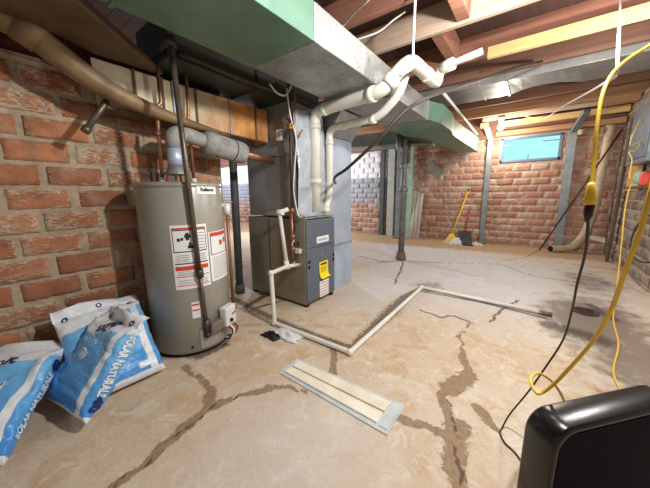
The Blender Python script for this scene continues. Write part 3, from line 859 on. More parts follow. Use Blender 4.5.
MB().box((FX0 + 0.0, 2.19, 0.05), (FX0 - 0.003, 2.196, FZ - 0.02)).build('panel_seam', 'black', t)

t = thing('plenum', 'grey sheet metal plenum rising from the top of the furnace to the ducts', 'plenum', (2.18, 2.14, FZ))
MB().box((1.95, 1.80, FZ + 0.016), (2.40, 2.50, 1.49)).build('coil_case', 'galv_dark', t, 0.006)
MB().box((1.94, 1.79, 1.49), (2.41, 2.51, 1.51)).build('flange', 'galv', t, 0.003)
MB().loft([[(1.955, 1.80, 1.51), (2.40, 1.80, 1.51), (2.40, 2.49, 1.51), (1.955, 2.49, 1.51)], [(1.98, 1.86, 1.97), (2.40, 1.86, 1.97), (2.40, 2.36, 1.97), (1.98, 2.36, 1.97)]]).build('supply_collar', 'galv', t, 0.005)
# loose film over the coil
pf = MB(); nn = 26; vs = []
for i in range(nn + 1):
    for j in range(18):
        x = 1.945 + 0.46 * j / 17; z = 0.905 + 1.02 * i / nn
        b = 0.03 + 0.022 * noise.noise(Vector((x * 9, z * 3.2, 1.0))) + 0.014 * noise.noise(Vector((x * 22, z * 8, 5.0)))
        vs.append((x, 1.795 - b + 0.055 * max(0, (z - 1.5) / 0.4), z))
fs = [(i * 18 + j, i * 18 + j + 1, (i + 1) * 18 + j + 1, (i + 1) * 18 + j) for i in range(nn) for j in range(17)]
pf.add(vs, fs, True)
o = pf.build('plastic_film', 'plastic_wrap'); m_ = o.modifiers.new('thick', 'SOLIDIFY'); m_.thickness = 0.002
tag(o, 'crinkled clear silver film taped over the front of the plenum', 'film')
bs = MB(); vs = []
for i in range(10):
    for j in range(16):
        x = 1.99 + 0.30 * j / 15; y = 1.715 + 0.062 * i / 9
        vs.append((x, y, FZ + 0.022 + 0.03 * abs(noise.noise(Vector((x * 14, y * 14, 2.0)))) + 0.03 * i / 9 * max(0, 1 - abs(x - 2.17) * 6)))
bs.add(vs, [(i * 16 + j, i * 16 + j + 1, (i + 1) * 16 + j + 1, (i + 1) * 16 + j) for i in range(9) for j in range(15)], True)
o = bs.build('plastic_scrap', 'blue_sheet'); m_ = o.modifiers.new('thick', 'SOLIDIFY'); m_.thickness = 0.004
tag(o, 'crumpled pale blue plastic scrap lying on top of the furnace', 'scrap')

t = thing('return_drop', 'tall bluish silver return duct standing on the floor behind the furnace door side', 'duct', (2.68, 2.1, 0))
MB().box((2.44, 1.765, 0.0), (2.925, 2.5, 0.53)).build('base_boot', 'galv_bright', t, 0.006)
MB().box((2.45, 1.775, 0.535), (2.92, 2.49, 1.72)).build('riser', 'galv_bright', t, 0.006)
MB().box((2.438, 1.76, 0.525), (2.928, 2.503, 0.54)).build('seam_cleat', 'galv', t, 0.002)
MB().loft([[(2.45, 1.775, 1.725), (2.92, 1.775, 1.725), (2.92, 2.49, 1.725), (2.45, 2.49, 1.725)], [(2.45, 1.61, 1.95), (2.95, 1.61, 1.95), (2.95, 2.2, 1.95), (2.45, 2.2, 1.95)]]).build('transition', 'galv', t, 0.004)

# ---------------------------------------------------------------- pvc flue pipes
def pvc_run(name, lab, pts, r, bend, couplings, mat='pvc', group=None):
    t = thing(name, lab, 'pipe', pts[0], group)
    MB().tube(bent_path(pts, bend, 6), r, 18).build('pipe_run', mat, t)
    for (p, q, k) in couplings:
        MB().cyl(p, q, r * k, 18).build('coupling', mat, t)
    return t
A = [(2.21, 1.765, 0.90), (2.21, 1.765, 1.90), (2.07, 0.985, 1.885), (2.12, 0.87, 2.03), (2.24, 0.84, 2.115), (2.72, 0.80, 2.10)]
t = pvc_run('flue_pipe', 'thick white plastic flue pipe rising from the furnace, the upper of the two runs', A, 0.051, 0.10,
            [((2.21, 1.765, 1.22), (2.21, 1.765, 1.27), 1.22), ((2.21, 1.765, 1.74), (2.21, 1.765, 1.79), 1.16), ((2.188, 1.64, 1.897), (2.18, 1.59, 1.897), 1.16),
             ((2.095, 1.12, 1.888), (2.085, 1.06, 1.887), 1.18), ((2.085, 0.955, 1.92), (2.10, 0.915, 1.97), 1.18), ((2.52, 0.817, 2.105), (2.58, 0.812, 2.103), 1.12)])
MB().tube(bent_path([(2.70, 0.802, 2.10), (2.80, 0.795, 2.10), (2.82, 0.79, 2.21), (2.77, 0.70, 2.22)], 0.06), 0.043, 16).build('trap_bend', 'pvc', t)
MB().cyl((2.80, 0.76, 2.22), (2.765, 0.66, 2.225), 0.05, 16).build('trap_coupling', 'pvc', t)
MB().tube([(2.77, 0.70, 2.222), (2.755, 0.44, 2.255)], 0.026, 14).build('tail_pipe', 'pvc', t)
st = MB().tube(smooth_path([(2.16, 0.80, ZJ + 0.02), (2.16, 0.80, 2.16), (2.15, 0.785, 2.05), (2.10, 0.80, 1.99), (2.08, 0.86, 1.97)], 6), 0.009, 8); st.build('hanger_strap', 'pvc_clean', t)
B = [(2.355, 1.745, 0.90), (2.36, 1.745, 1.0), (2.42, 1.742, 1.10), (2.42, 1.742, 1.785), (2.42, 1.19, 1.80), (2.40, 0.99, 1.95), (2.38, 0.93, 2.10)]
pvc_run('flue_pipe', 'thinner white plastic air pipe rising from the furnace, the lower of the two runs', B, 0.036, 0.09,
        [((2.42, 1.742, 1.19), (2.42, 1.742, 1.24), 1.2), ((2.42, 1.742, 1.62), (2.42, 1.742, 1.67), 1.18), ((2.42, 1.60, 1.79), (2.42, 1.55, 1.79), 1.18), ((2.42, 1.27, 1.797), (2.42, 1.22, 1.798), 1.18), ((2.357, 1.745, 0.93), (2.358, 1.745, 0.97), 1.2)])

# condensate pipe on the floor
G = [(1.95, 1.775, 0.435), (1.80, 1.80, 0.445), (1.50, 1.69, 0.47), (1.503, 1.68, 0.021), (1.508, 0.916, 0.021), (3.165, 0.934, 0.021), (3.103, -0.231, 0.021)]
t = thing('drain_pipe', 'white plastic condensate pipe running from the furnace and bending across the floor', 'pipe', (1.503, 1.68, 0))
MB().tube(bent_path(G, 0.02, 3), 0.019, 14).build('pipe_run', 'pvc', t)
for c in G[2:6]:
    MB().sphere(c, 0.026).build('elbow', 'pvc', t)
MB().tube([(1.80, 1.80, 0.445), (1.80, 1.87, 0.92), (1.80, 1.87, 0.945)], 0.019, 14).build('riser', 'pvc', t)
MB().cyl((1.80, 1.80, 0.42), (1.80, 1.81, 0.50), 0.026, 14).build('tee', 'pvc', t)
MB().tube([(1.80, 2.05, 0.945), (1.80, 1.87, 0.955), (1.84, 1.80, 0.985)], 0.02, 14).build('top_arm', 'pvc', t)
MB().cyl((1.80, 1.93, 0.952), (1.80, 1.83, 0.958), 0.027, 14).build('top_tee', 'pvc', t)
MB().cyl((3.108, -0.16, 0.021), (3.10, -0.26, 0.021), 0.02, 12).build('rusty_end', 'rust_iron', t)

# gas line dropping beside the furnace
t = thing('gas_pipe', 'rusty gas pipe dropping past the plenum to the furnace side', 'pipe', (1.885, 1.79, 0.5))
MB().tube([(1.90, 1.80, 2.08), (1.90, 1.80, 0.70)], 0.014, 12).build('upper_drop', 'black_iron', t)
MB().tube([(1.89, 1.805, 0.99), (1.895, 1.81, 0.44)], 0.017, 12).build('drip_leg', 'copper', t)
for (z, r, h) in ((2.09, 0.026, 0.05), (1.80, 0.024, 0.05), (0.97, 0.026, 0.05), (0.72, 0.026, 0.05), (0.60, 0.025, 0.04), (0.46, 0.024, 0.04)):
    MB().cyl((1.895, 1.805, z - h / 2), (1.895, 1.805, z + h / 2), r, 12).build('fitting', 'rust_iron' if z > 1 else 'copper', t)
v = MB().box((1.87, 1.775, 1.69), (1.93, 1.83, 1.74)).build('shutoff_valve', 'brass', t, 0.006)
MB().bar((1.90, 1.77, 1.715), (1.86, 1.74, 1.73), 0.014, 0.006).build('valve_handle', 'yellow_paper', v)
MB().tube([(1.895, 1.805, 0.66), (1.95, 1.79, 0.65)], 0.014, 10).build('burner_feed', 'copper', t)
tag(MB().tube(bent_path([(0.98, 1.87, 2.0), (1.58, 1.86, 1.985), (2.05, 1.84, 1.985), (2.5, 1.84, 1.985)], 0.05), 0.018, 12).build('gas_pipe', 'black_iron'), 'dark horizontal gas pipe in the black gap between the two green ducts', 'pipe')
tag(MB().tube(bent_path([(1.96, 1.80, 2.12), (1.97, 1.80, 1.95), (1.96, 1.795, 1.72), (1.98, 1.79, 1.62), (2.0, 1.742, 1.70)], 0.03), 0.009, 10).build('copper_tube', 'copper'), 'thin bare copper tube hooked in front of the plenum top', 'tube')
tag(MB().tube(smooth_path([(1.70, 1.83, 2.02), (1.78, 1.82, 1.965), (1.86, 1.80, 1.97), (1.91, 1.78, 2.06)], 8), 0.008, 8).build('wire', 'cord_white'), 'white wire drooping below the dark gas pipe near the plenum', 'wire')
tag(MB().tube(smooth_path([(1.86, 1.79, 2.02), (1.88, 1.775, 1.8), (1.93, 1.76, 1.6), (1.90, 1.762, 1.35), (1.885, 1.765, 1.15), (1.91, 1.742, 0.93), (1.92, 1.70, 0.91)], 8), 0.007, 8).build('wire', 'cord_white'), 'thin pale thermostat wire hanging beside the rusty gas pipe', 'wire')
t = thing('outlet_box', 'small pale electrical box on the side of the plenum', 'box', (1.93, 1.97, 1.66))
MB().box((1.915, 1.935, 1.62), (1.952, 2.0, 1.72)).build('box_body', 'valve_white', t, 0.004)
MB().box((1.911, 1.955, 1.65), (1.916, 1.98, 1.69)).build('switch_plate', 'grey_ink', t)

# ---------------------------------------------------------------- water heater
HX, HY, HR = 0.98, 2.03, 0.275
t = thing('water_heater', 'tall taupe gas water heater with warning labels, standing by the brick wall', 'water heater', (HX, HY, 0))
MB().lathe((HX, HY, 0), [(HR - 0.006, 0.028), (HR, 0.034), (HR, 1.175), (HR - 0.002, 1.18)], 64).build('tank_jacket', 'heater', t)
MB().lathe((HX, HY, 0), [(HR + 0.003, 1.172), (HR + 0.004, 1.19), (HR - 0.006, 1.203), (HR * 0.5, 1.212), (0.01, 1.214)], 64).build('top_cap', 'heater', t)
MB().lathe((HX, HY, 0), [(HR - 0.02, 0.0), (HR - 0.015, 0.03)], 48).build('base_ring', 'black', t)
def on_cyl(a, z, off=0.0):
    a = math.radians(a); r = HR + off
    return (HX + r * math.cos(a), HY + r * math.sin(a), z)
def patch(a0, a1, za, zb, off, mb=None, skew=0.0, n=14):
    mb = mb or MB(); vs = []
    for k in range(n + 1):
        a = a0 + (a1 - a0) * k / n
        for (z, o) in ((za, off), (zb, off), (zb, off - 0.002), (za, off - 0.002)):
            vs.append(on_cyl(a, z + skew * (k / n), o))
    rings = [vs[4 * k:4 * k + 4] for k in range(n + 1)]
    return mb.loft(rings, True, True)
def cyl_text(s, a_c, z_c, width, mat, parent, off=0.004):
    vs, fs, w, h = text_mesh(s, 0.05, 0.0022)
    k = width / w; m = MB()
    m.add([on_cyl(a_c + math.degrees(v.x * k / HR), z_c + v.y * k, off) for v in vs], fs)
    return m.build('lettering', mat, parent)
pl = patch(-133.0, -86.5, 0.50, 0.93, 0.003).build('warning_label', 'white_paper', t)
b = MB()
for (a0, a1, za, zb) in ((-130.7, -88.8, 0.895, 0.90), (-130.7, -88.8, 0.752, 0.758), (-130.7, -130.0, 0.752, 0.90), (-89.5, -88.8, 0.752, 0.90), (-130.7, -88.8, 0.672, 0.679)):
    patch(a0, a1, za, zb, 0.0045, b)
b.build('black_print', 'dark_ink', pl)
b = MB()
for (a0, a1, za, zb) in ((-130.7, -88.8, 0.902, 0.913), (-130.7, -88.8, 0.63, 0.658), (-130.7, -88.8, 0.585, 0.590), (-130.7, -88.8, 0.522, 0.527)):
    patch(a0, a1, za, zb, 0.0045, b)
b.build('red_print', 'red_ink', pl)
b = MB()
for k in range(4): patch(-128.4, -112.4, 0.69 + k * 0.013, 0.694 + k * 0.013, 0.0045, b, n=4); patch(-107.1, -91.1, 0.69 + k * 0.013, 0.694 + k * 0.013, 0.0045, b, n=4)
for k in range(3): patch(-128.4, -110.9, 0.598 + k * 0.011, 0.601 + k * 0.011, 0.0045, b, n=4); patch(-107.8, -91.1, 0.535 + k * 0.012, 0.538 + k * 0.012, 0.0045, b, n=4); patch(-128.4, -110.9, 0.535 + k * 0.012, 0.538 + k * 0.012, 0.0045, b, n=4)
for k in range(6): patch(-106.3, -91.1, 0.77 + k * 0.02, 0.775 + k * 0.02, 0.0045, b, n=4)
b.build('fine_print', 'grey_ink', pl)
b = MB()
for (a0, a1, za, zb) in ((-125.4, -121.6, 0.825, 0.845), (-120.8, -117.8, 0.83, 0.848), (-116.2, -108.6, 0.845, 0.868), (-114.7, -110.9, 0.83, 0.88), (-113.2, -104.8, 0.775, 0.795), (-111.7, -108.6, 0.79, 0.815)):
    patch(a0, a1, za, zb, 0.0045, b, n=4)
b.build('pictogram', 'dark_ink', pl)
pl = patch(-84.5, -36.0, 0.515, 0.868, 0.003).build('warning_label', 'white_paper', t)
b = MB()
for (a0, a1, za, zb) in ((-82.1, -39.2, 0.705, 0.709), (-82.1, -81.0, 0.705, 0.845), (-40.3, -39.2, 0.705, 0.845)): patch(a0, a1, za, zb, 0.0045, b)
b.build('black_print', 'dark_ink', pl)
b = MB(); patch(-82.1, -39.2, 0.835, 0.862, 0.0045, b); b.build('header_print', 'red_ink', pl)
b = MB(); patch(-64.6, -56.7, 0.765, 0.80, 0.0045, b, n=3); b.build('pictogram', 'red_ink', pl)
b = MB(); patch(-51.9, -44.0, 0.775, 0.812, 0.0045, b, n=3); b.build('pictogram', 'red_ink', pl)
b = MB()
for k in range(11): patch(-80.5, -40.8, 0.535 + k * 0.0145, 0.539 + k * 0.0145, 0.0045, b)
b.build('fine_print', 'grey_ink', pl)
pl = patch(-95.5, -63, 1.126, 1.186, 0.003).build('name_plate', 'white_paper', t)
cyl_text('Reliance', -79.2, 1.156, 0.105, 'dark_ink', pl, 0.0045)
pl = patch(-116.0, -105.3, 0.285, 0.40, 0.003).build('small_label', 'white_paper', t)
b = MB(); patch(-115.2, -106.1, 0.375, 0.388, 0.0045, b, n=4); patch(-115.2, -106.1, 0.338, 0.348, 0.0045, b, n=4); b.build('red_print', 'red_ink', pl)
pn = patch(-109, -45, 0.05, 0.19, 0.006).build('burner_cover', 'heater', t)
patch(-109, -45, 0.185, 0.19, 0.0085).build('cover_edge', 'heater_dark', pn)
def frame_box(a, z, r0, r1, wa, h):
    """box standing out of the tank at angle a"""
    a = math.radians(a); d = Vector((math.cos(a), math.sin(a), 0)); s = Vector((-math.sin(a), math.cos(a), 0))
    c = Vector((HX, HY, z)); p = []
    for zz in (-h / 2, h / 2):
        for (rr_, ss) in ((r0, -wa / 2), (r1, -wa / 2), (r1, wa / 2), (r0, wa / 2)):
            p.append(c + d * rr_ + s * ss + Vector((0, 0, zz)))
    return MB().hexa(p)
gv = frame_box(-67, 0.235, HR + 0.005, HR + 0.07, 0.125, 0.15).build('gas_control', 'valve_white', t, 0.014)
a = math.radians(-67); d_ = Vector((math.cos(a), math.sin(a), 0)); s_ = Vector((-math.sin(a), math.cos(a), 0)); cc = Vector((HX, HY, 0))
MB().cyl(cc + d_ * (HR + 0.07) - s_ * 0.015 + Vector((0, 0, 0.205)), cc + d_ * (HR + 0.085) - s_ * 0.015 + Vector((0, 0, 0.205)), 0.014, 14).build('control_knob', 'black', gv)
MB().bar(cc + d_ * (HR + 0.078) + s_ * 0.0 + Vector((0, 0, 0.245)), cc + d_ * (HR + 0.078) + s_ * 0.04 + Vector((0, 0, 0.25)), 0.004, 0.006).build('control_mark', 'dark_ink', gv)
fb = frame_box(-88, 0.20, HR + 0.005, HR + 0.06, 0.10, 0.075).build('valve_body', 'heater_dark', t, 0.012)
for k, mt in enumerate(('dark_ink', 'white_paper', 'red_ink', 'dark_ink')):
    pts = [cc + d_ * (HR + 0.05) + s_ * (-0.03 + 0.02 * k) + Vector((0, 0, 0.165)), cc + d_ * (HR + 0.085) + s_ * (-0.025 + 0.022 * k) + Vector((0, 0, 0.12)), cc + d_ * (HR + 0.07) + s_ * (-0.05 + 0.02 * k) + Vector((0, 0, 0.075)), cc + d_ * (HR + 0.02) + s_ * (-0.04 + 0.02 * k) + Vector((0, 0, 0.06))]
    MB().tube(smooth_path(pts, 5), 0.006, 8).build('burner_wire', mt, t)
MB().sphere(on_cyl(-120, 0.075, 0.002), 0.01).build('cover_screw', 'black', t)
dv = MB().cyl(on_cyl(-46, 0.245, 0.0), on_cyl(-46, 0.245, 0.06), 0.018, 12); dv.build('drain_valve', 'brass', t)
# draft hood with legs
for k in range(4):
    a = math.radians(45 + 90 * k)
    MB().bar((0.97 + 0.075 * math.cos(a), HY + 0.075 * math.sin(a), 1.21), (0.97 + 0.06 * math.cos(a), HY + 0.06 * math.sin(a), 1.275), 0.014, 0.004).build('hood_leg', 'galv_dark', t)
MB().lathe((0.97, HY, 0), [(0.085, 1.262), (0.085, 1.27), (0.055, 1.30), (0.05, 1.33)], 28).build('draft_hood', 'galv_dark', t)

t = thing('vent_pipe', 'wrapped grey vent pipe rising from the water heater and bending towards the plenum', 'pipe', (0.97, HY, 1.31))
MB().tube([(0.97, HY, 1.31), (0.97, HY, 1.45)], 0.05, 20).build('lower_sleeve', 'galv_bright', t)
MB().tube(bent_path([(0.97, HY, 1.44), (0.97, HY, 1.545), (1.08, HY, 1.545), (1.24, 2.04, 1.515)], 0.06), 0.052, 20).build('elbow', 'wrap_grey', t)
P = [(1.19, 2.04, 1.522), (1.205, 2.04, 1.52), (1.225, 2.04, 1.517), (1.42, 2.05, 1.49), (1.54, 2.055, 1.475), (1.565, 2.056, 1.472), (1.575, 2.056, 1.47)]
w = MB().tube(P, [0.055, 0.075, 0.088, 0.09, 0.09, 0.084, 0.06], 22).build('insulation_wrap', 'wrap_grey', t)
MB().tube([(1.445, 2.051, 1.487), (1.455, 2.0515, 1.4855)], 0.0915, 22).build('wrap_seam', 'black_iron', w)
MB().tube([(1.56, 2.056, 1.472), (1.94, 2.10, 1.45)], 0.035, 16).build('rusty_tail', 'copper', t)

def copper_pipe(lab, x, y, ztop, jog, mat='copper'):
    t = thing('copper_pipe', lab, 'pipe', (x, y, 1.21), 'water heater copper pipes')
    pts = [(x, y, 1.21)] + jog + [(jog[-1][0], jog[-1][1], ztop)]
    MB().tube(bent_path(pts, 0.03), 0.0125, 12).build('pipe_run', mat, t)
    MB().cyl((x, y, 1.205), (x, y, 1.245), 0.02, 12).build('nipple', 'valve_white', t)
    MB().cyl((x + 0.004, y, 1.52), (x + 0.004, y, 1.55), 0.0165, 12).build('coupling', mat, t)
    MB().cyl((jog[-1][0], y, ztop - 0.02), (jog[-1][0], y, ztop + 0.015), 0.022, 12).build('top_fitting', 'black_iron', t)
copper_pipe('copper water pipe with a jog, on the brick side of the water heater top', 0.895, 2.09, 2.02, [(0.91, 2.09, 1.71), (0.94, 2.085, 1.735)])
copper_pipe('straight copper water pipe with a valve, on the plenum side of the water heater top', 1.12, 2.085, 2.0, [(1.12, 2.085, 1.70), (1.13, 2.085, 1.76)])
tag(MB().box((1.105, 2.06, 1.715), (1.15, 2.11, 1.80)).build('pipe_valve', 'black_iron', bevel=0.01), 'small dark valve body on the straight copper pipe', 'valve') if False else None
t = thing('gas_pipe', 'tall weathered gas pipe standing in front of the water heater', 'pipe', (0.925, 1.742, 0.2))
MB().tube([(0.932, 1.742, 0.19), (0.915, 1.742, 0.62)], 0.014, 12).build('lower_nipple', 'grey_pipe', t)
MB().tube([(0.915, 1.742, 0.60), (0.872, 1.742, 1.97)], 0.0165, 12).build('riser', 'grey_pipe', t)
MB().cyl((0.9165, 1.742, 0.575), (0.9145, 1.742, 0.63), 0.026, 8).build('union', 'black_iron', t)
MB().cyl((0.931, 1.742, 0.14), (0.932, 1.742, 0.26), 0.02, 12).build('tee', 'black_iron', t)
MB().cyl((0.932, 1.742, 0.135), (0.932, 1.742, 0.165), 0.023, 8).build('cap', 'black_iron', t)
MB().tube([(0.932, 1.742, 0.205), (0.99, 1.765, 0.205)], 0.016, 12).build('arm', 'black_iron', t)
MB().tube([(0.872, 1.742, 1.955), (0.868, 1.742, 2.01)], 0.03, 12).build('top_elbow', 'black_iron', t)
MB().tube(bent_path([(0.868, 1.742, 1.99), (0.90, 1.90, 2.02), (0.935, 2.07, 2.02)], 0.03), 0.018, 10).build('top_arm', 'black_iron', t)
t = thing('relief_pipe', 'copper relief pipe with a white valve, running down beside the water heater', 'pipe', (1.24, 1.865, 0.2))
MB().tube([(1.24, 1.865, 1.03), (1.235, 1.865, 0.20)], 0.0125, 12).build('discharge_tube', 'copper', t)
MB().cyl((1.24, 1.865, 0.97), (1.24, 1.865, 1.055), 0.024, 12).build('valve_body', 'valve_white', t)
MB().tube([(1.20, 1.90, 1.04), (1.24, 1.865, 1.04)], 0.017, 12).build('valve_inlet', 'valve_white', t)
MB().bar((1.235, 1.86, 1.062), (1.275, 1.835, 1.066), 0.016, 0.006).build('test_lever', 'galv', t)
tag(MB().tube(bent_path([(0.655, 2.33, 1.70), (0.648, 2.13, 1.69), (0.515, 2.10, 1.495)], 0.03), 0.017, 12).cyl((0.525, 2.102, 1.51), (0.508, 2.098, 1.485), 0.024, 12).build('pipe_stub', 'grey_pipe'), 'short slanted pipe stub sticking out of the brick wall above the water heater', 'pipe')
t = thing('drain_stack', 'slim black vertical pipe standing between the water heater and the furnace', 'pipe', (1.826, 2.603, 0))
MB().tube([(1.826, 2.603, 0), (1.845, 2.592, 1.95)], 0.042, 16).build('pipe_run', 'dark_post', t)
MB().cyl((1.826, 2.603, 0), (1.828, 2.602, 0.11), 0.055, 16).build('floor_hub', 'dark_post', t)

# ---------------------------------------------------------------- soil stack
t = thing('soil_stack', 'dark cast iron soil stack with hubs, standing in the middle of the floor', 'pipe', (4.445, 1.64, 0))
sx, sy = 4.445, 1.70
MB().lathe((sx, sy, 0), [(0.052, 0.1), (0.052, 2.3)], 24).build('pipe_run', 'stack_iron', t)
MB().lathe((sx, sy, 0), [(0.085, 0.0), (0.085, 0.06), (0.075, 0.07), (0.075, 0.12), (0.06, 0.14)], 24).build('floor_hub', 'rust_iron', t)
for z in (1.18, 1.55):
    MB().lathe((sx, sy, 0), [(0.055, z - 0.04), (0.072, z - 0.03), (0.072, z + 0.02), (0.066, z + 0.03), (0.055, z + 0.05)], 24).build('hub', 'stack_iron', t)
MB().tube([(sx, sy, 1.72), (sx + 0.0, sy + 0.10, 1.84), (sx, sy + 0.12, 2.1)], 0.048, 16).build('side_inlet', 'stack_iron', t)
MB().tube([(sx, sy - 0.06, 1.60), (sx, sy - 0.06, 1.95)], 0.026, 12).build('vent_branch', 'grey_pipe', t)
MB().tube(bent_path([(sx - 0.02, 1.66, 1.91), (sx - 0.02, 1.27, 1.87), (sx - 0.02, 1.27, 1.77)], 0.03), 0.024, 12).build('branch_arm', 'grey_pipe', t)
tag(MB().tube([(3.60, 0.95, 2.27), (6.6, 1.02, 2.29)], 0.018, 10).build('conduit', 'pvc'), 'thin white conduit running along the top edge of the green duct', 'conduit')

# ---------------------------------------------------------------- broom corner
t = thing('broom', 'yellow handled broom leaning on the back wall', 'broom', (6.62, 1.34, 0))
MB().tube([(6.66, 1.37, 0.16), (6.965, 1.165, 1.15)], 0.017, 10).build('handle', 'broom_yellow', t)
MB().tube([(6.965, 1.165, 1.15), (6.982, 1.155, 1.21)], 0.018, 10).build('handle_grip', 'black', t)
MB().hexa([(6.60, 1.28, 0.13), (6.66, 1.28, 0.13), (6.66, 1.45, 0.13), (6.60, 1.45, 0.13), (6.64, 1.34, 0.21), (6.68, 1.34, 0.21), (6.68, 1.41, 0.21), (6.64, 1.41, 0.21)]).build('cap', 'broom_yellow', t, 0.01)
MB().hexa([(6.52, 1.22, 0.0), (6.64, 1.22, 0.0), (6.64, 1.53, 0.0), (6.52, 1.53, 0.0), (6.605, 1.285, 0.14), (6.655, 1.285, 0.14), (6.655, 1.445, 0.14), (6.605, 1.445, 0.14)]).build('bristles', 'straw', t, 0.008)
t = thing('dustpan', 'dark dustpan with a red upright handle leaning by the broom', 'dustpan', (6.75, 1.12, 0))
MB().tube([(6.80, 1.13, 0.2), (6.965, 1.09, 0.82)], 0.015, 10).build('handle', 'red_handle', t)
MB().hexa([(6.70, 0.98, 0.0), (6.78, 0.98, 0.0), (6.78, 1.28, 0.0), (6.70, 1.28, 0.0), (6.82, 1.0, 0.27), (6.85, 1.0, 0.27), (6.85, 1.27, 0.27), (6.82, 1.27, 0.27)]).build('pan', 'dark_pan', t, 0.01)
def rag(name, lab, cx, cy, rx, ry, h, mat, seed):
    m = MB(); n = 14; vs = []
    for i in range(n + 1):
        for j in range(n + 1):
            u = i / n * 2 - 1; v = j / n * 2 - 1; r = max(abs(u), abs(v))
            q = noise.noise(Vector((u * 2.3 + seed, v * 2.3, seed)))
            vs.append((cx + u * rx * (1 + 0.3 * q), cy + v * ry * (1 - 0.3 * q), 0.003 + max(0, (1 - r ** 2)) * h * (0.75 + 0.9 * noise.noise(Vector((u * 3, v * 3, seed + 3.3))))))
    m.add(vs, [(i * (n + 1) + j, (i + 1) * (n + 1) + j, (i + 1) * (n + 1) + j + 1, i * (n + 1) + j + 1) for i in range(n) for j in range(n)], True)
    o = m.build(name, mat); s = o.modifiers.new('thick', 'SOLIDIFY'); s.thickness = 0.004; s.offset = 1
    return tag(o, lab, 'rag')
rag('rag', 'white crumpled rag on the floor in front of the broom head', 6.46, 1.22, 0.10, 0.13, 0.15, 'rag_white', 1.2)
rag('rag', 'charcoal crumpled rag on the floor in front of the dustpan', 6.52, 1.03, 0.10, 0.11, 0.16, 'rag_dark', 4.2)
rag('rag', 'small pale rag trailing on the floor towards the grey steel post', 6.60, 0.85, 0.07, 0.12, 0.08, 'rag_white', 7.7)

# ---------------------------------------------------------------- right corner
t = thing('corrugated_hose', 'beige thick hose hanging down the back wall and curling on the floor', 'hose', (6.85, -0.93, 0))
P = smooth_path([(6.90, -0.96, 2.24), (6.90, -0.955, 1.8), (6.89, -0.94, 1.3), (6.87, -0.92, 0.8), (6.85, -0.85, 0.38), (6.78, -0.72, 0.13), (6.68, -0.52, 0.066), (6.62, -0.40, 0.066)], 10)
MB().tube(P, [0.062 + 0.003 * (i % 2) for i in range(len(P))], 16).build('hose_run', 'hose', t)
MB().cyl((6.63, -0.42, 0.066), (6.605, -0.365, 0.066), 0.05, 16).build('hose_mouth', 'hole', t)
tag(MB().tube([(6.62, -0.22, 0.015), (6.78, -1.09, 2.14)], 0.012, 10).build('rod', 'cable_brown'), 'thin dark rod leaning diagonally across the back wall beside the beige hose', 'rod')
tag(MB().bar((6.20, -1.085, 0.0), (6.26, -1.10, 2.2), 0.10, 0.035, (0, 1, 0)).build('leaning_plank', 'old_plank', bevel=0.004), 'dark weathered plank standing upright against the right brick wall', 'plank')
tag(MB().box((5.45, RY + 0.02, 1.13), (6.12, RY + 0.035, 1.75)).build('plywood_board', 'plywood', bevel=0.003), 'tan plywood board on the right wall under the grey electrical panel', 'board')
t = thing('electrical_panel', 'grey electrical panel box on the right wall at the edge of the view', 'panel', (5.2, RY, 1.46))
MB().box((4.75, RY + 0.02, 1.46), (5.66, RY + 0.16, 2.2)).build('panel_box', 'panel_grey', t, 0.006)
dd = MB().box((4.82, RY + 0.16, 1.52), (5.60, RY + 0.172, 2.14)).build('panel_door', 'furn_door', t, 0.004)
MB().box((5.50, RY + 0.172, 1.80), (5.53, RY + 0.185, 1.86)).build('latch', 'galv', dd)
t = thing('junction_box', 'small pale junction box under the grey electrical panel', 'box', (5.3, RY, 1.2))
MB().box((5.20, RY + 0.036, 1.19), (5.42, RY + 0.10, 1.36)).build('box_body', 'pale_post', t, 0.005)
MB().box((5.19, RY + 0.10, 1.185), (5.43, RY + 0.106, 1.365)).build('cover', 'green_post', t, 0.002)
tag(MB().lathe((4.95, RY + 0.09, 1.18), [(0.05, 0), (0.055, 0.02), (0.055, 0.14), (0.03, 0.16)], 16).build('red_can', 'red_ink'), 'small red can on the ledge under the electrical panel', 'can')
tag(MB().box((4.6, RY + 0.02, 1.15), (5.44, RY + 0.17, 1.18)).build('ledge', 'old_plank', bevel=0.003), 'narrow grey ledge on the right wall under the electrical panel', 'shelf')

# bulb ------------------------------------------------------------------
t = thing('light_bulb', 'lit bare bulb in a porcelain holder beside the window header', 'lamp', (6.55, 0.62, 2.53))
MB().lathe((6.55, 0.62, 2.5), [(0.03, -0.06), (0.05, 0.0), (0.055, 0.03), (0.055, 0.05)], 20).build('lamp_holder', 'porcelain', t)
MB().sphere((6.55, 0.62, 2.37), 0.055, 16, 12, (1, 1, 1.15)).build('bulb', 'bulb', t)

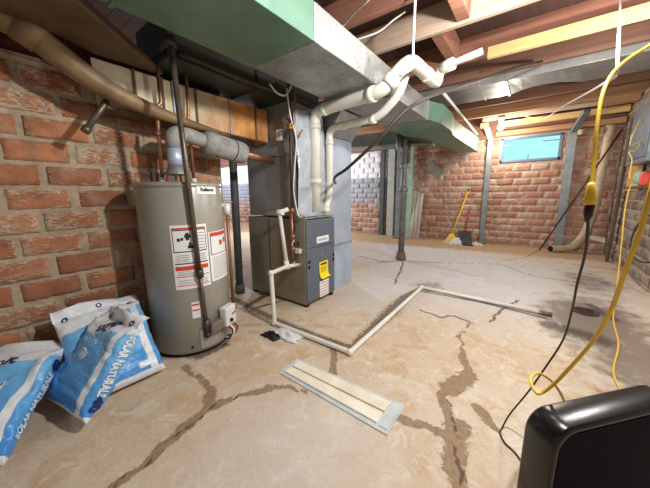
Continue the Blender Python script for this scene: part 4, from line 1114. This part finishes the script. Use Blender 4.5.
# ---------------------------------------------------------------- floor things
def strip():
    c = [(1.073, 1.178), (1.049, 0.431), (1.278, 0.430), (1.252, 1.187)]
    t = thing('floor_cover', 'long cream painted cover strip lying in the concrete floor', 'cover', (1.16, 0.81, 0))
    def q(u, v, z): # u across 0..1, v along 0..1
        a = Vector(c[0]).lerp(Vector(c[1]), v); b = Vector(c[3]).lerp(Vector(c[2]), v); p = a.lerp(b, u); return (p.x, p.y, z)
    def slab(u0, u1, v0, v1, za, zb): return MB().hexa([q(u0, v0, za), q(u1, v0, za), q(u1, v1, za), q(u0, v1, za), q(u0, v0, zb), q(u1, v0, zb), q(u1, v1, zb), q(u0, v1, zb)])
    slab(0, 1, 0, 1, 0.0, 0.006).build('bed', 'strip_edge', t, 0.002)
    slab(0.12, 0.46, 0.05, 0.91, 0.0, 0.016).build('board', 'strip_white', t, 0.004)
    slab(0.50, 0.86, 0.05, 0.91, 0.0, 0.018).build('board', 'strip_white', t, 0.004)
    slab(0.46, 0.50, 0.05, 0.91, 0.0, 0.010).build('shade_line', 'hose', t)  # darker tan strip painted in for the shading between the two boards
    slab(0.1, 0.92, 0.925, 0.99, 0.0, 0.011).build('end_bar', 'strip_edge', t, 0.003)
    slab(0.1, 0.92, 0.01, 0.045, 0.0, 0.011).build('end_bar', 'strip_edge', t, 0.003)
strip()
rag('plastic_scrap', 'crumpled white scrap lying on the floor at the foot of the white drain pipe', 1.44, 1.47, 0.06, 0.13, 0.035, 'rag_white', 2.9)
rag('plastic_scrap', 'crumpled black scrap on the floor beside the crumpled white scrap', 1.36, 1.56, 0.045, 0.08, 0.03, 'black', 5.5)
t = thing('drain_cover', 'round rusty drain cover set in the floor', 'drain cover', (3.413, -0.515, 0))
MB().lathe((3.413, -0.515, 0), [(0.10, 0.0), (0.10, 0.012), (0.088, 0.016), (0.086, 0.010), (0.02, 0.012)], 28).build('cover_plate', 'rust_cover', t)
gr = MB()
for k in range(5): gr.box((3.35 + k * 0.03, -0.575, 0.010), (3.362 + k * 0.03, -0.455, 0.015))
gr.build('grate_bars', 'black_iron', t)

# ---------------------------------------------------------------- salt bags
class Bag:
    def __init__(self, lab, br, w, a, W, L, T, seed, flap=0.07, flip=False):
        self.W, self.L, self.T, self.seed, self.flap = W, L, T, seed, flap
        w = Vector(w).normalized(); a = Vector(a); a = (a - w * a.dot(w)).normalized(); n = w.cross(a)
        self.w, self.a, self.n = w, a, n
        self.o = Vector(br) - w * W            # bottom corner away from the gusset
        self.flip = flip
        self.root = thing('salt_bag', lab, 'bag', Vector(br), 'salt bags by the brick wall')
        nu, nv = 56, 44
        mb = MB(); vs = []; loc = []
        for j in range(nv + 1):
            y = j / nv
            for i in range(nu):
                th = 2 * PI * i / nu
                vs.append(self.at(th, y)); x, z = self.xz(th)
                loc.append((x, 1 - y if flip else y, z, 1))
        fs = []
        for j in range(nv):
            for i in range(nu):
                i2 = (i + 1) % nu
                fs.append((j * nu + i, j * nu + i2, (j + 1) * nu + i2, (j + 1) * nu + i))
        fs.append(tuple(reversed(range(nu)))); fs.append(tuple(nv * nu + i for i in range(nu)))
        mb.add(vs, fs, True)
        self.body = mb.build('sack', 'bag', self.root)
        at = self.body.data.attributes.new('loc', 'FLOAT_COLOR', 'POINT')
        for k, c in enumerate(loc): at.data[k].color = c
    def xz(self, th):
        c, s = math.cos(th), math.sin(th); e = 0.42
        x = 0.5 + 0.5 * math.copysign(abs(c) ** e, c); z = 0.5 + 0.5 * math.copysign(abs(s) ** e, s)
        return x, z
    def at(self, th, y, off=0.0):
        x, z = self.xz(th)
        return self.p(x, y, z, off, th)
    def p(self, x, y, z, off=0.0, th=None):
        """x across, y along, z through (0 back, 1 face), all 0..1"""
        W, L, T = self.W, self.L, self.T
        fl = self.flap / L
        yy = min(1.0, y / (1 - fl)) if y < 1 - fl else 1.0
        k = (1 - abs(2 * yy - 1) ** 5) ** 0.6
        k = max(k, 0.045)
        bulge = 0.55 + 0.45 * (1 - (2 * x - 1) ** 2) ** 0.5 if 0 <= x <= 1 else 0.55
        ww = 1.0 - 0.05 * k
        X = 0.5 + (x - 0.5) * ww
        nz = noise.noise(Vector((x * 3 + self.seed, y * 5, z * 2))) * 0.02 + noise.noise(Vector((x * 8 + self.seed, y * 16, z * 3))) * 0.013
        zz = (z - 0.5) * T * k * (0.62 + 0.38 * bulge) + nz * (0.35 + 0.65 * k)
        ynz = noise.noise(Vector((x * 6, self.seed, 3.0))) * 0.018 * (1 if y > 0.8 else 0.2)
        q = self.o + self.w * (X * W + (noise.noise(Vector((y * 4, self.seed, 1.0))) * 0.008)) + self.a * (y * L + ynz) + self.n * (zz + T * 0.36)
        if y > 0.8:
            q = q + self.n * (0.03 * math.sin((y - 0.8) * 5 * PI + x * 5 + self.seed)) * (y - 0.8) * 5
        if off:
            e = Vector((x - 0.5, 0, z - 0.5))
            d = self.n if (z > 0.97) else self.w if x > 0.97 else (self.w * (x - 0.5) + self.n * (z - 0.5)).normalized()
            q = q + d * off
        return q
    def face(self, x, y, off=0.003):
        return self.p(x, y, 1.0, off)
    def side(self, s, y, off=0.003):
        return self.p(1.0, y, s, off)
    def print(self, s, size, cx, cy, width, rot, mat, where='face', bold=0.0, name='lettering', sy=1.0):
        vs, fs, w, h = text_mesh(s, 0.1, bold)
        k = width / w; m = MB(); out = []
        c, sn = math.cos(rot), math.sin(rot)
        for v in vs:
            a, b = v.x * k, v.y * k * sy
            u = a * c - b * sn; t = a * sn + b * c
            if where == 'face': out.append(self.face(cx + u / self.W, cy + t / self.L, 0.004))
            else: out.append(self.side(cx - u / self.T, cy + t / self.L, 0.004))
        m.add(out, fs)
        return m.build(name, mat, self.body, recalc=False)
    def disc(self, cx, cy, r, mat, off=0.003, name='round_badge', r_in=0.0):
        m = MB(); n = 20
        if r_in:
            vs = [self.face(cx + q * math.cos(2 * PI * k / n) / self.W, cy + q * math.sin(2 * PI * k / n) / self.L, off) for q in (r_in, r) for k in range(n)]
            m.add(vs, [(k, (k + 1) % n, n + (k + 1) % n, n + k) for k in range(n)])
        else:
            vs = [self.face(cx + r * math.cos(2 * PI * k / n) / self.W, cy + r * math.sin(2 * PI * k / n) / self.L, off) for k in range(n)]
            m.add(vs, [tuple(range(n))])
        return m.build(name, mat, self.body, recalc=False)
    def quad(self, x0, x1, ya, yb, mat, where='face', name='print_band', off=0.002, n=8):
        m = MB(); f = self.face if where == 'face' else self.side
        vs = [f(x0 + (x1 - x0) * i / n, ya + (yb - ya) * j / n, off) for j in range(n + 1) for i in range(n + 1)]
        m.add(vs, [(j * (n + 1) + i, j * (n + 1) + i + 1, (j + 1) * (n + 1) + i + 1, (j + 1) * (n + 1) + i) for j in range(n) for i in range(n)])
        return m.build(name, mat, self.body, recalc=False)
    def speckle(self, x0, x1, ya, yb, n, mat, r=0.004, name='print_dots'):
        rng = random.Random(self.seed); m = MB()
        for k in range(n):
            cx, cy = rng.uniform(x0, x1), rng.uniform(ya, yb); q = r * rng.uniform(0.6, 1.5)
            vs = [self.face(cx + q * math.cos(PI / 3 * i) / self.W, cy + q * math.sin(PI / 3 * i) / self.L, 0.003) for i in range(6)]
            m.add(vs, [tuple(range(6))])
        return m.build(name, mat, self.body, recalc=False)

bk = Bag('blue and white salt bag leaning on the brick wall right beside the water heater', (0.655, 1.80, 0.0), (1, -0.05, 0), (0.12, 0.62, 0.60), 0.44, 0.59, 0.12, 3.1)
bk.print('Solar Salt', 0.1, 0.56, 0.78, 0.15, 0.35, 'bag_navy', bold=0.004)
bk.disc(0.50, 0.93, 0.014, 'bag_navy', r_in=0.008); bk.disc(0.86, 0.86, 0.016, 'bag_navy', r_in=0.008); bk.disc(0.12, 0.90, 0.016, 'bag_navy', r_in=0.007)
bk.disc(0.80, 0.63, 0.022, 'bag_white'); bk.disc(0.86, 0.50, 0.026, 'bag_white'); bk.disc(0.70, 0.42, 0.020, 'bag_navy')
bk.quad(0.70, 0.90, 0.08, 0.14, 'bag_white')
bk.speckle(0.45, 0.75, 0.62, 0.70, 40, 'bag_pale')
md = Bag('blue and white salt bag in the middle, slumped against the bag by the water heater', (0.255, 1.60, 0.02), (0.19, -0.98, 0), (0.60, 0.12, 0.76), 0.38, 0.52, 0.13, 8.4)
md.print('SOLAR NATURALS', 0.1, 0.52, 0.50, 0.30, -PI / 2, 'bag_white', 'side', 0.004, sy=2.0)
md.print('40', 0.1, 0.55, 0.155, 0.075, -PI / 2, 'bag_navy', 'side', 0.006, sy=1.0)
md.print('SALT', 0.1, 0.50, 0.78, 0.11, 0.15, 'bag_navy', bold=0.004); md.print('Solar', 0.1, 0.52, 0.85, 0.11, 0.15, 'bag_navy', bold=0.004)
md.disc(0.42, 0.50, 0.036, 'bag_pale', r_in=0.026); md.disc(0.42, 0.50, 0.020, 'bag_pale'); md.disc(0.20, 0.93, 0.018, 'bag_navy', r_in=0.009); md.disc(0.86, 0.90, 0.016, 'bag_navy', r_in=0.008)
md.speckle(0.25, 0.72, 0.62, 0.72, 60, 'bag_pale')
lf = Bag('blue and white salt bag lying lowest, the farthest one from the water heater', (-0.03, 1.65, -0.005), (0.80, -0.60, 0), (0.50, 0.72, 0.42), 0.40, 0.61, 0.12, 15.2)
lf.print('SOLAR NATURALS', 0.1, 0.52, 0.40, 0.30, PI / 2, 'bag_white', 'side', 0.004, sy=1.6)
lf.print('40', 0.1, 0.5, 0.72, 0.07, PI / 2, 'bag_navy', 'side', 0.006)
lf.disc(0.62, 0.10, 0.02, 'bag_navy', r_in=0.01)
rng = random.Random(4)
fl_ = MB()
b = lf.quad(0.50, 0.66, 0.44, 0.57, 'bag_white', name='flag_print')
for i in range(3):
    for j in range(3):
        if (i + j) % 2 == 0: lf.quad(0.515 + i * 0.05, 0.545 + i * 0.05, 0.455 + j * 0.04, 0.48 + j * 0.04, ('bag_navy', 'red_ink')[j % 2], name='flag_square', off=0.003, n=2)
lf.print('Salt', 0.1, 0.45, 0.78, 0.12, 0.1, 'bag_navy', bold=0.004)
lf.print('Water Softener', 0.1, 0.52, 0.33, 0.14, 0.0, 'bag_navy') if False else None

# ---------------------------------------------------------------- black cabinet, bottom right
def black_box():
    u = Vector((0.757, -0.653, 0)); n = Vector((-0.653, -0.757, 0)); Z = Vector((0, 0, 1))
    o = Vector((0.918, -0.128, 0)); W, H, D, R = 0.55, 0.452, 0.098, 0.064
    t = thing('black_cabinet', 'glossy black plastic cabinet with rounded corners, cut off by the edge of the view', 'cabinet', o + u * W / 2)
    def outline(inset, rad):
        pts = []
        for (cx, cz, a0) in ((W - inset - rad, H - inset - rad, 0), (inset + rad, H - inset - rad, 90), (inset + rad, inset + rad, 180), (W - inset - rad, inset + rad, 270)):
            for k in range(9):
                a = math.radians(a0 + 90 * k / 8); pts.append((cx + rad * math.cos(a), cz + rad * math.sin(a)))
        return pts
    def ring(inset, rad, d): return [o + u * x + Z * z + n * d for (x, z) in outline(inset, rad)]
    MB().loft([ring(0.006, R, -D), ring(0.0, R, -D + 0.008), ring(0.0, R, -0.012), ring(0.003, R, -0.004), ring(0.012, R, 0.0), ring(0.02, R - 0.01, -0.006)], True, True, True).build('shell', 'gloss_black', t)
    f = MB().loft([ring(0.021, R - 0.01, -0.02), ring(0.021, R - 0.01, -0.003)], True, True).build('front_panel', 'front_panel', t)
black_box()

# ---------------------------------------------------------------- cords
def cord(name, lab, pts, r, mat, k=8, cat='cord'):
    return tag(MB().tube(smooth_path(pts, k), r, 10).build(name, mat), lab, cat)
t = thing('extension_cord', 'thick yellow extension cord hanging from the ceiling, its yellow plug joined to a black cord', 'cord', (0.95, -0.117, 1.12))
MB().tube(smooth_path([(2.60, -1.10, 2.56), (2.05, -0.72, 2.05), (1.62, -0.42, 1.72), (1.406, -0.288, 1.607), (1.318, -0.239, 1.552), (1.211, -0.181, 1.492), (1.132, -0.143, 1.438), (1.062, -0.122, 1.371), (1.014, -0.116, 1.288), (0.981, -0.117, 1.199), (0.952, -0.117, 1.128)], 8), 0.0045, 12).build('cord_run', 'cord_yellow', t)
MB().tube([(0.954, -0.116, 1.142), (0.953, -0.116, 1.136), (0.950, -0.117, 1.118), (0.947, -0.1175, 1.10), (0.944, -0.118, 1.086)], [0.005, 0.008, 0.010, 0.012, 0.012], 14).build('connector', 'cord_yellow', t)
t = thing('power_cord', 'thin black power cord dropping from the yellow plug to the floor by the black cabinet', 'cord', (1.43, 0, 0))
MB().tube(smooth_path([(0.943, -0.118, 1.072), (0.962, -0.123, 1.036), (1.027, -0.135, 0.947), (1.106, -0.139, 0.838), (1.202, -0.149, 0.724), (1.319, -0.152, 0.560), (1.370, -0.117, 0.398), (1.404, -0.075, 0.242), (1.430, -0.022, 0.083), (1.41, 0.002, 0.006), (1.374, 0.007, 0.005), (1.326, -0.016, 0.005), (1.29, -0.060, 0.005), (1.20, -0.12, 0.005)], 8), 0.0035, 10).build('cord_run', 'cord_black', t)
MB().tube([(0.945, -0.118, 1.088), (0.943, -0.118, 1.062), (0.946, -0.118, 1.045)], [0.0108, 0.009, 0.0045], 12).build('plug', 'cord_black', t)
tg = MB().hexa([(0.986, -0.1355, 0.996), (1.008, -0.168, 0.987), (1.0085, -0.1678, 0.987), (0.9865, -0.1353, 0.996), (0.984, -0.1335, 1.008), (1.007, -0.165, 0.999), (1.0075, -0.1648, 0.999), (0.9845, -0.1333, 1.008)]).build('cord_tag', 'white_paper', t)
cord('extension_cord', 'thick ochre extension cord curving down and looping behind the black cabinet',
     [(1.05, -0.42, 1.62), (0.97, -0.27, 1.30), (0.943, -0.221, 1.187), (0.915, -0.208, 1.112), (0.920, -0.205, 1.029), (0.943, -0.199, 0.929), (0.994, -0.199, 0.818), (1.035, -0.186, 0.709), (1.067, -0.158, 0.605), (1.089, -0.129, 0.517), (1.094, -0.102, 0.461), (1.088, -0.082, 0.447), (1.116, -0.064, 0.460), (1.169, -0.067, 0.458), (1.261, -0.099, 0.426), (1.36, -0.164, 0.33), (1.44, -0.24, 0.15), (1.42, -0.30, 0.01)], 0.0052, 'cord_ochre')
cord('extension_cord', 'thin yellow cord looped below the electrical panel and trailing down to the floor',
     [(5.351, -1.034, 2.099), (5.039, -0.924, 1.870), (4.966, -0.887, 1.670), (5.043, -0.980, 1.704), (4.894, -0.930, 1.599), (4.840, -0.867, 1.577), (4.795, -0.895, 1.480), (4.698, -0.888, 1.272), (4.862, -1.009, 1.205), (4.692, -0.905, 1.193), (4.506, -0.859, 0.914), (4.334, -0.846, 0.594), (4.12, -0.83, 0.16), (4.0, -0.82, 0.012), (3.33, -0.688, 0.012), (2.78, -0.625, 0.012), (2.32, -0.523, 0.012), (2.1, -0.514, 0.012)], 0.0055, 'cord_ochre')
cord('cable_loop', 'dark cable looping out from the end of the right brick wall', [(4.338, -1.044, 0.907), (4.440, -0.976, 0.791), (4.456, -0.939, 0.585), (4.335, -0.943, 0.437), (4.180, -0.988, 0.397), (4.047, -1.042, 0.432)], 0.009, 'cord_black', cat='cable')
cord('hanging_rope', 'white rope hanging from the joists that holds up the thick yellow cord', [(3.05, -0.362, 2.51), (1.186, -0.159, 1.456)], 0.0055, 'cord_white', 2, 'rope')
cord('ceiling_wire', 'thin white wire stretched from the white rope towards the window wall', [(1.201, -0.161, 1.460), (2.066, -0.224, 1.653), (4.817, -0.176, 2.179), (6.55, -0.05, 2.43), (6.66, 0.25, 2.52)], 0.0065, 'cord_white', 6, 'wire')
cord('black_cable', 'thick dark cable swinging up from behind the furnace flue pipes to the joists', [(2.47, 1.70, 1.235), (2.30, 1.60, 1.245), (2.092, 1.44, 1.275), (2.045, 1.30, 1.325), (2.018, 1.130, 1.427), (2.029, 0.981, 1.540), (2.083, 0.864, 1.677), (2.175, 0.772, 1.779), (2.468, 0.676, 1.913), (2.836, 0.570, 2.061), (3.350, 0.451, 2.254), (3.804, 0.239, 2.440), (4.05, 0.06, 2.52)], 0.0135, 'cable_brown', 8, 'cable')
cord('joist_wire', 'pale wire stapled across the reddish joist, drooping to the silver duct', [(1.72, 1.34, 2.43), (1.80, 1.37, 2.38), (1.95, 1.40, 2.39), (2.05, 1.34, 2.43), (1.95, 1.17, 2.42), (1.838, 0.971, 2.40), (1.78, 0.75, 2.56)], 0.006, 'cord_white', 8, 'wire')
cord('joist_wire', 'pale wire threaded between the reddish joist and the pale joist', [(2.33, 1.45, 2.46), (2.38, 1.35, 2.48), (2.47, 1.23, 2.53), (2.55, 1.14, 2.62), (2.60, 1.05, 2.68)], 0.007, 'cord_white', 8, 'wire')

# ---------------------------------------------------------------- light
def point(name, loc, power, col, size=0.05):
    l = bpy.data.lights.new(name, 'POINT'); l.energy = power; l.color = lin(col)[:3]; l.shadow_soft_size = size
    o = bpy.data.objects.new(name, l); C.objects.link(o); o.location = loc; return o
point('work_lamp_light', (1.28, -0.12, 2.15), 118, (250, 250, 250), 0.05)
point('bay_lamp_light', (2.45, 0.42, 2.5), 12, (255, 240, 225), 0.06)
point('bulb_light', (6.35, 0.60, 2.15), 45, (255, 243, 230), 0.06)
point('middle_fill_light', (3.1, -0.55, 2.0), 60, (252, 250, 248), 0.06)  # added fill to lift the back area, no lamp hangs here
point('far_room_fill', (5.4, 5.6, 1.9), 240, (238, 242, 252), 0.2)  # unseen fill added to brighten the painted stretch of the back wall
point('far_end_fill', (5.4, 10.0, 2.0), 170, (224, 232, 255), 0.2)  # second unseen fill, added to brighten the wall's far end in cool white
wl = bpy.data.worlds.new('World'); S.world = wl; wl.use_nodes = True
bg = wl.node_tree.nodes['Background']; bg.inputs[0].default_value = lin((236, 236, 240)); bg.inputs[1].default_value = 0.28

# ---------------------------------------------------------------- camera
cam = bpy.data.cameras.new('camera'); co = bpy.data.objects.new('camera', cam); C.objects.link(co)
cam.sensor_width = 36.0; cam.lens = 273.1 / 650 * 36.0; cam.clip_start = 0.02
th, yaw, roll = math.radians(10.373), math.radians(36.795), math.radians(-0.489)
fw = Vector((math.cos(yaw), math.sin(yaw), 0)); rt = Vector((math.sin(yaw), -math.cos(yaw), 0)); Z = Vector((0, 0, 1))
fd = fw * math.cos(th) - Z * math.sin(th); u0 = fw * math.sin(th) + Z * math.cos(th)
r_ = rt * math.cos(roll) + u0 * math.sin(roll); u_ = -rt * math.sin(roll) + u0 * math.cos(roll)
co.matrix_world = Matrix(((r_.x, u_.x, -fd.x, 0), (r_.y, u_.y, -fd.y, 0), (r_.z, u_.z, -fd.z, 1.12), (0, 0, 0, 1)))
S.camera = co
vs_ = S.view_settings
vs_.view_transform = 'Standard'; vs_.look = 'None'; vs_.exposure = 0.5; vs_.gamma = 1.0; vs_.use_curve_mapping = False
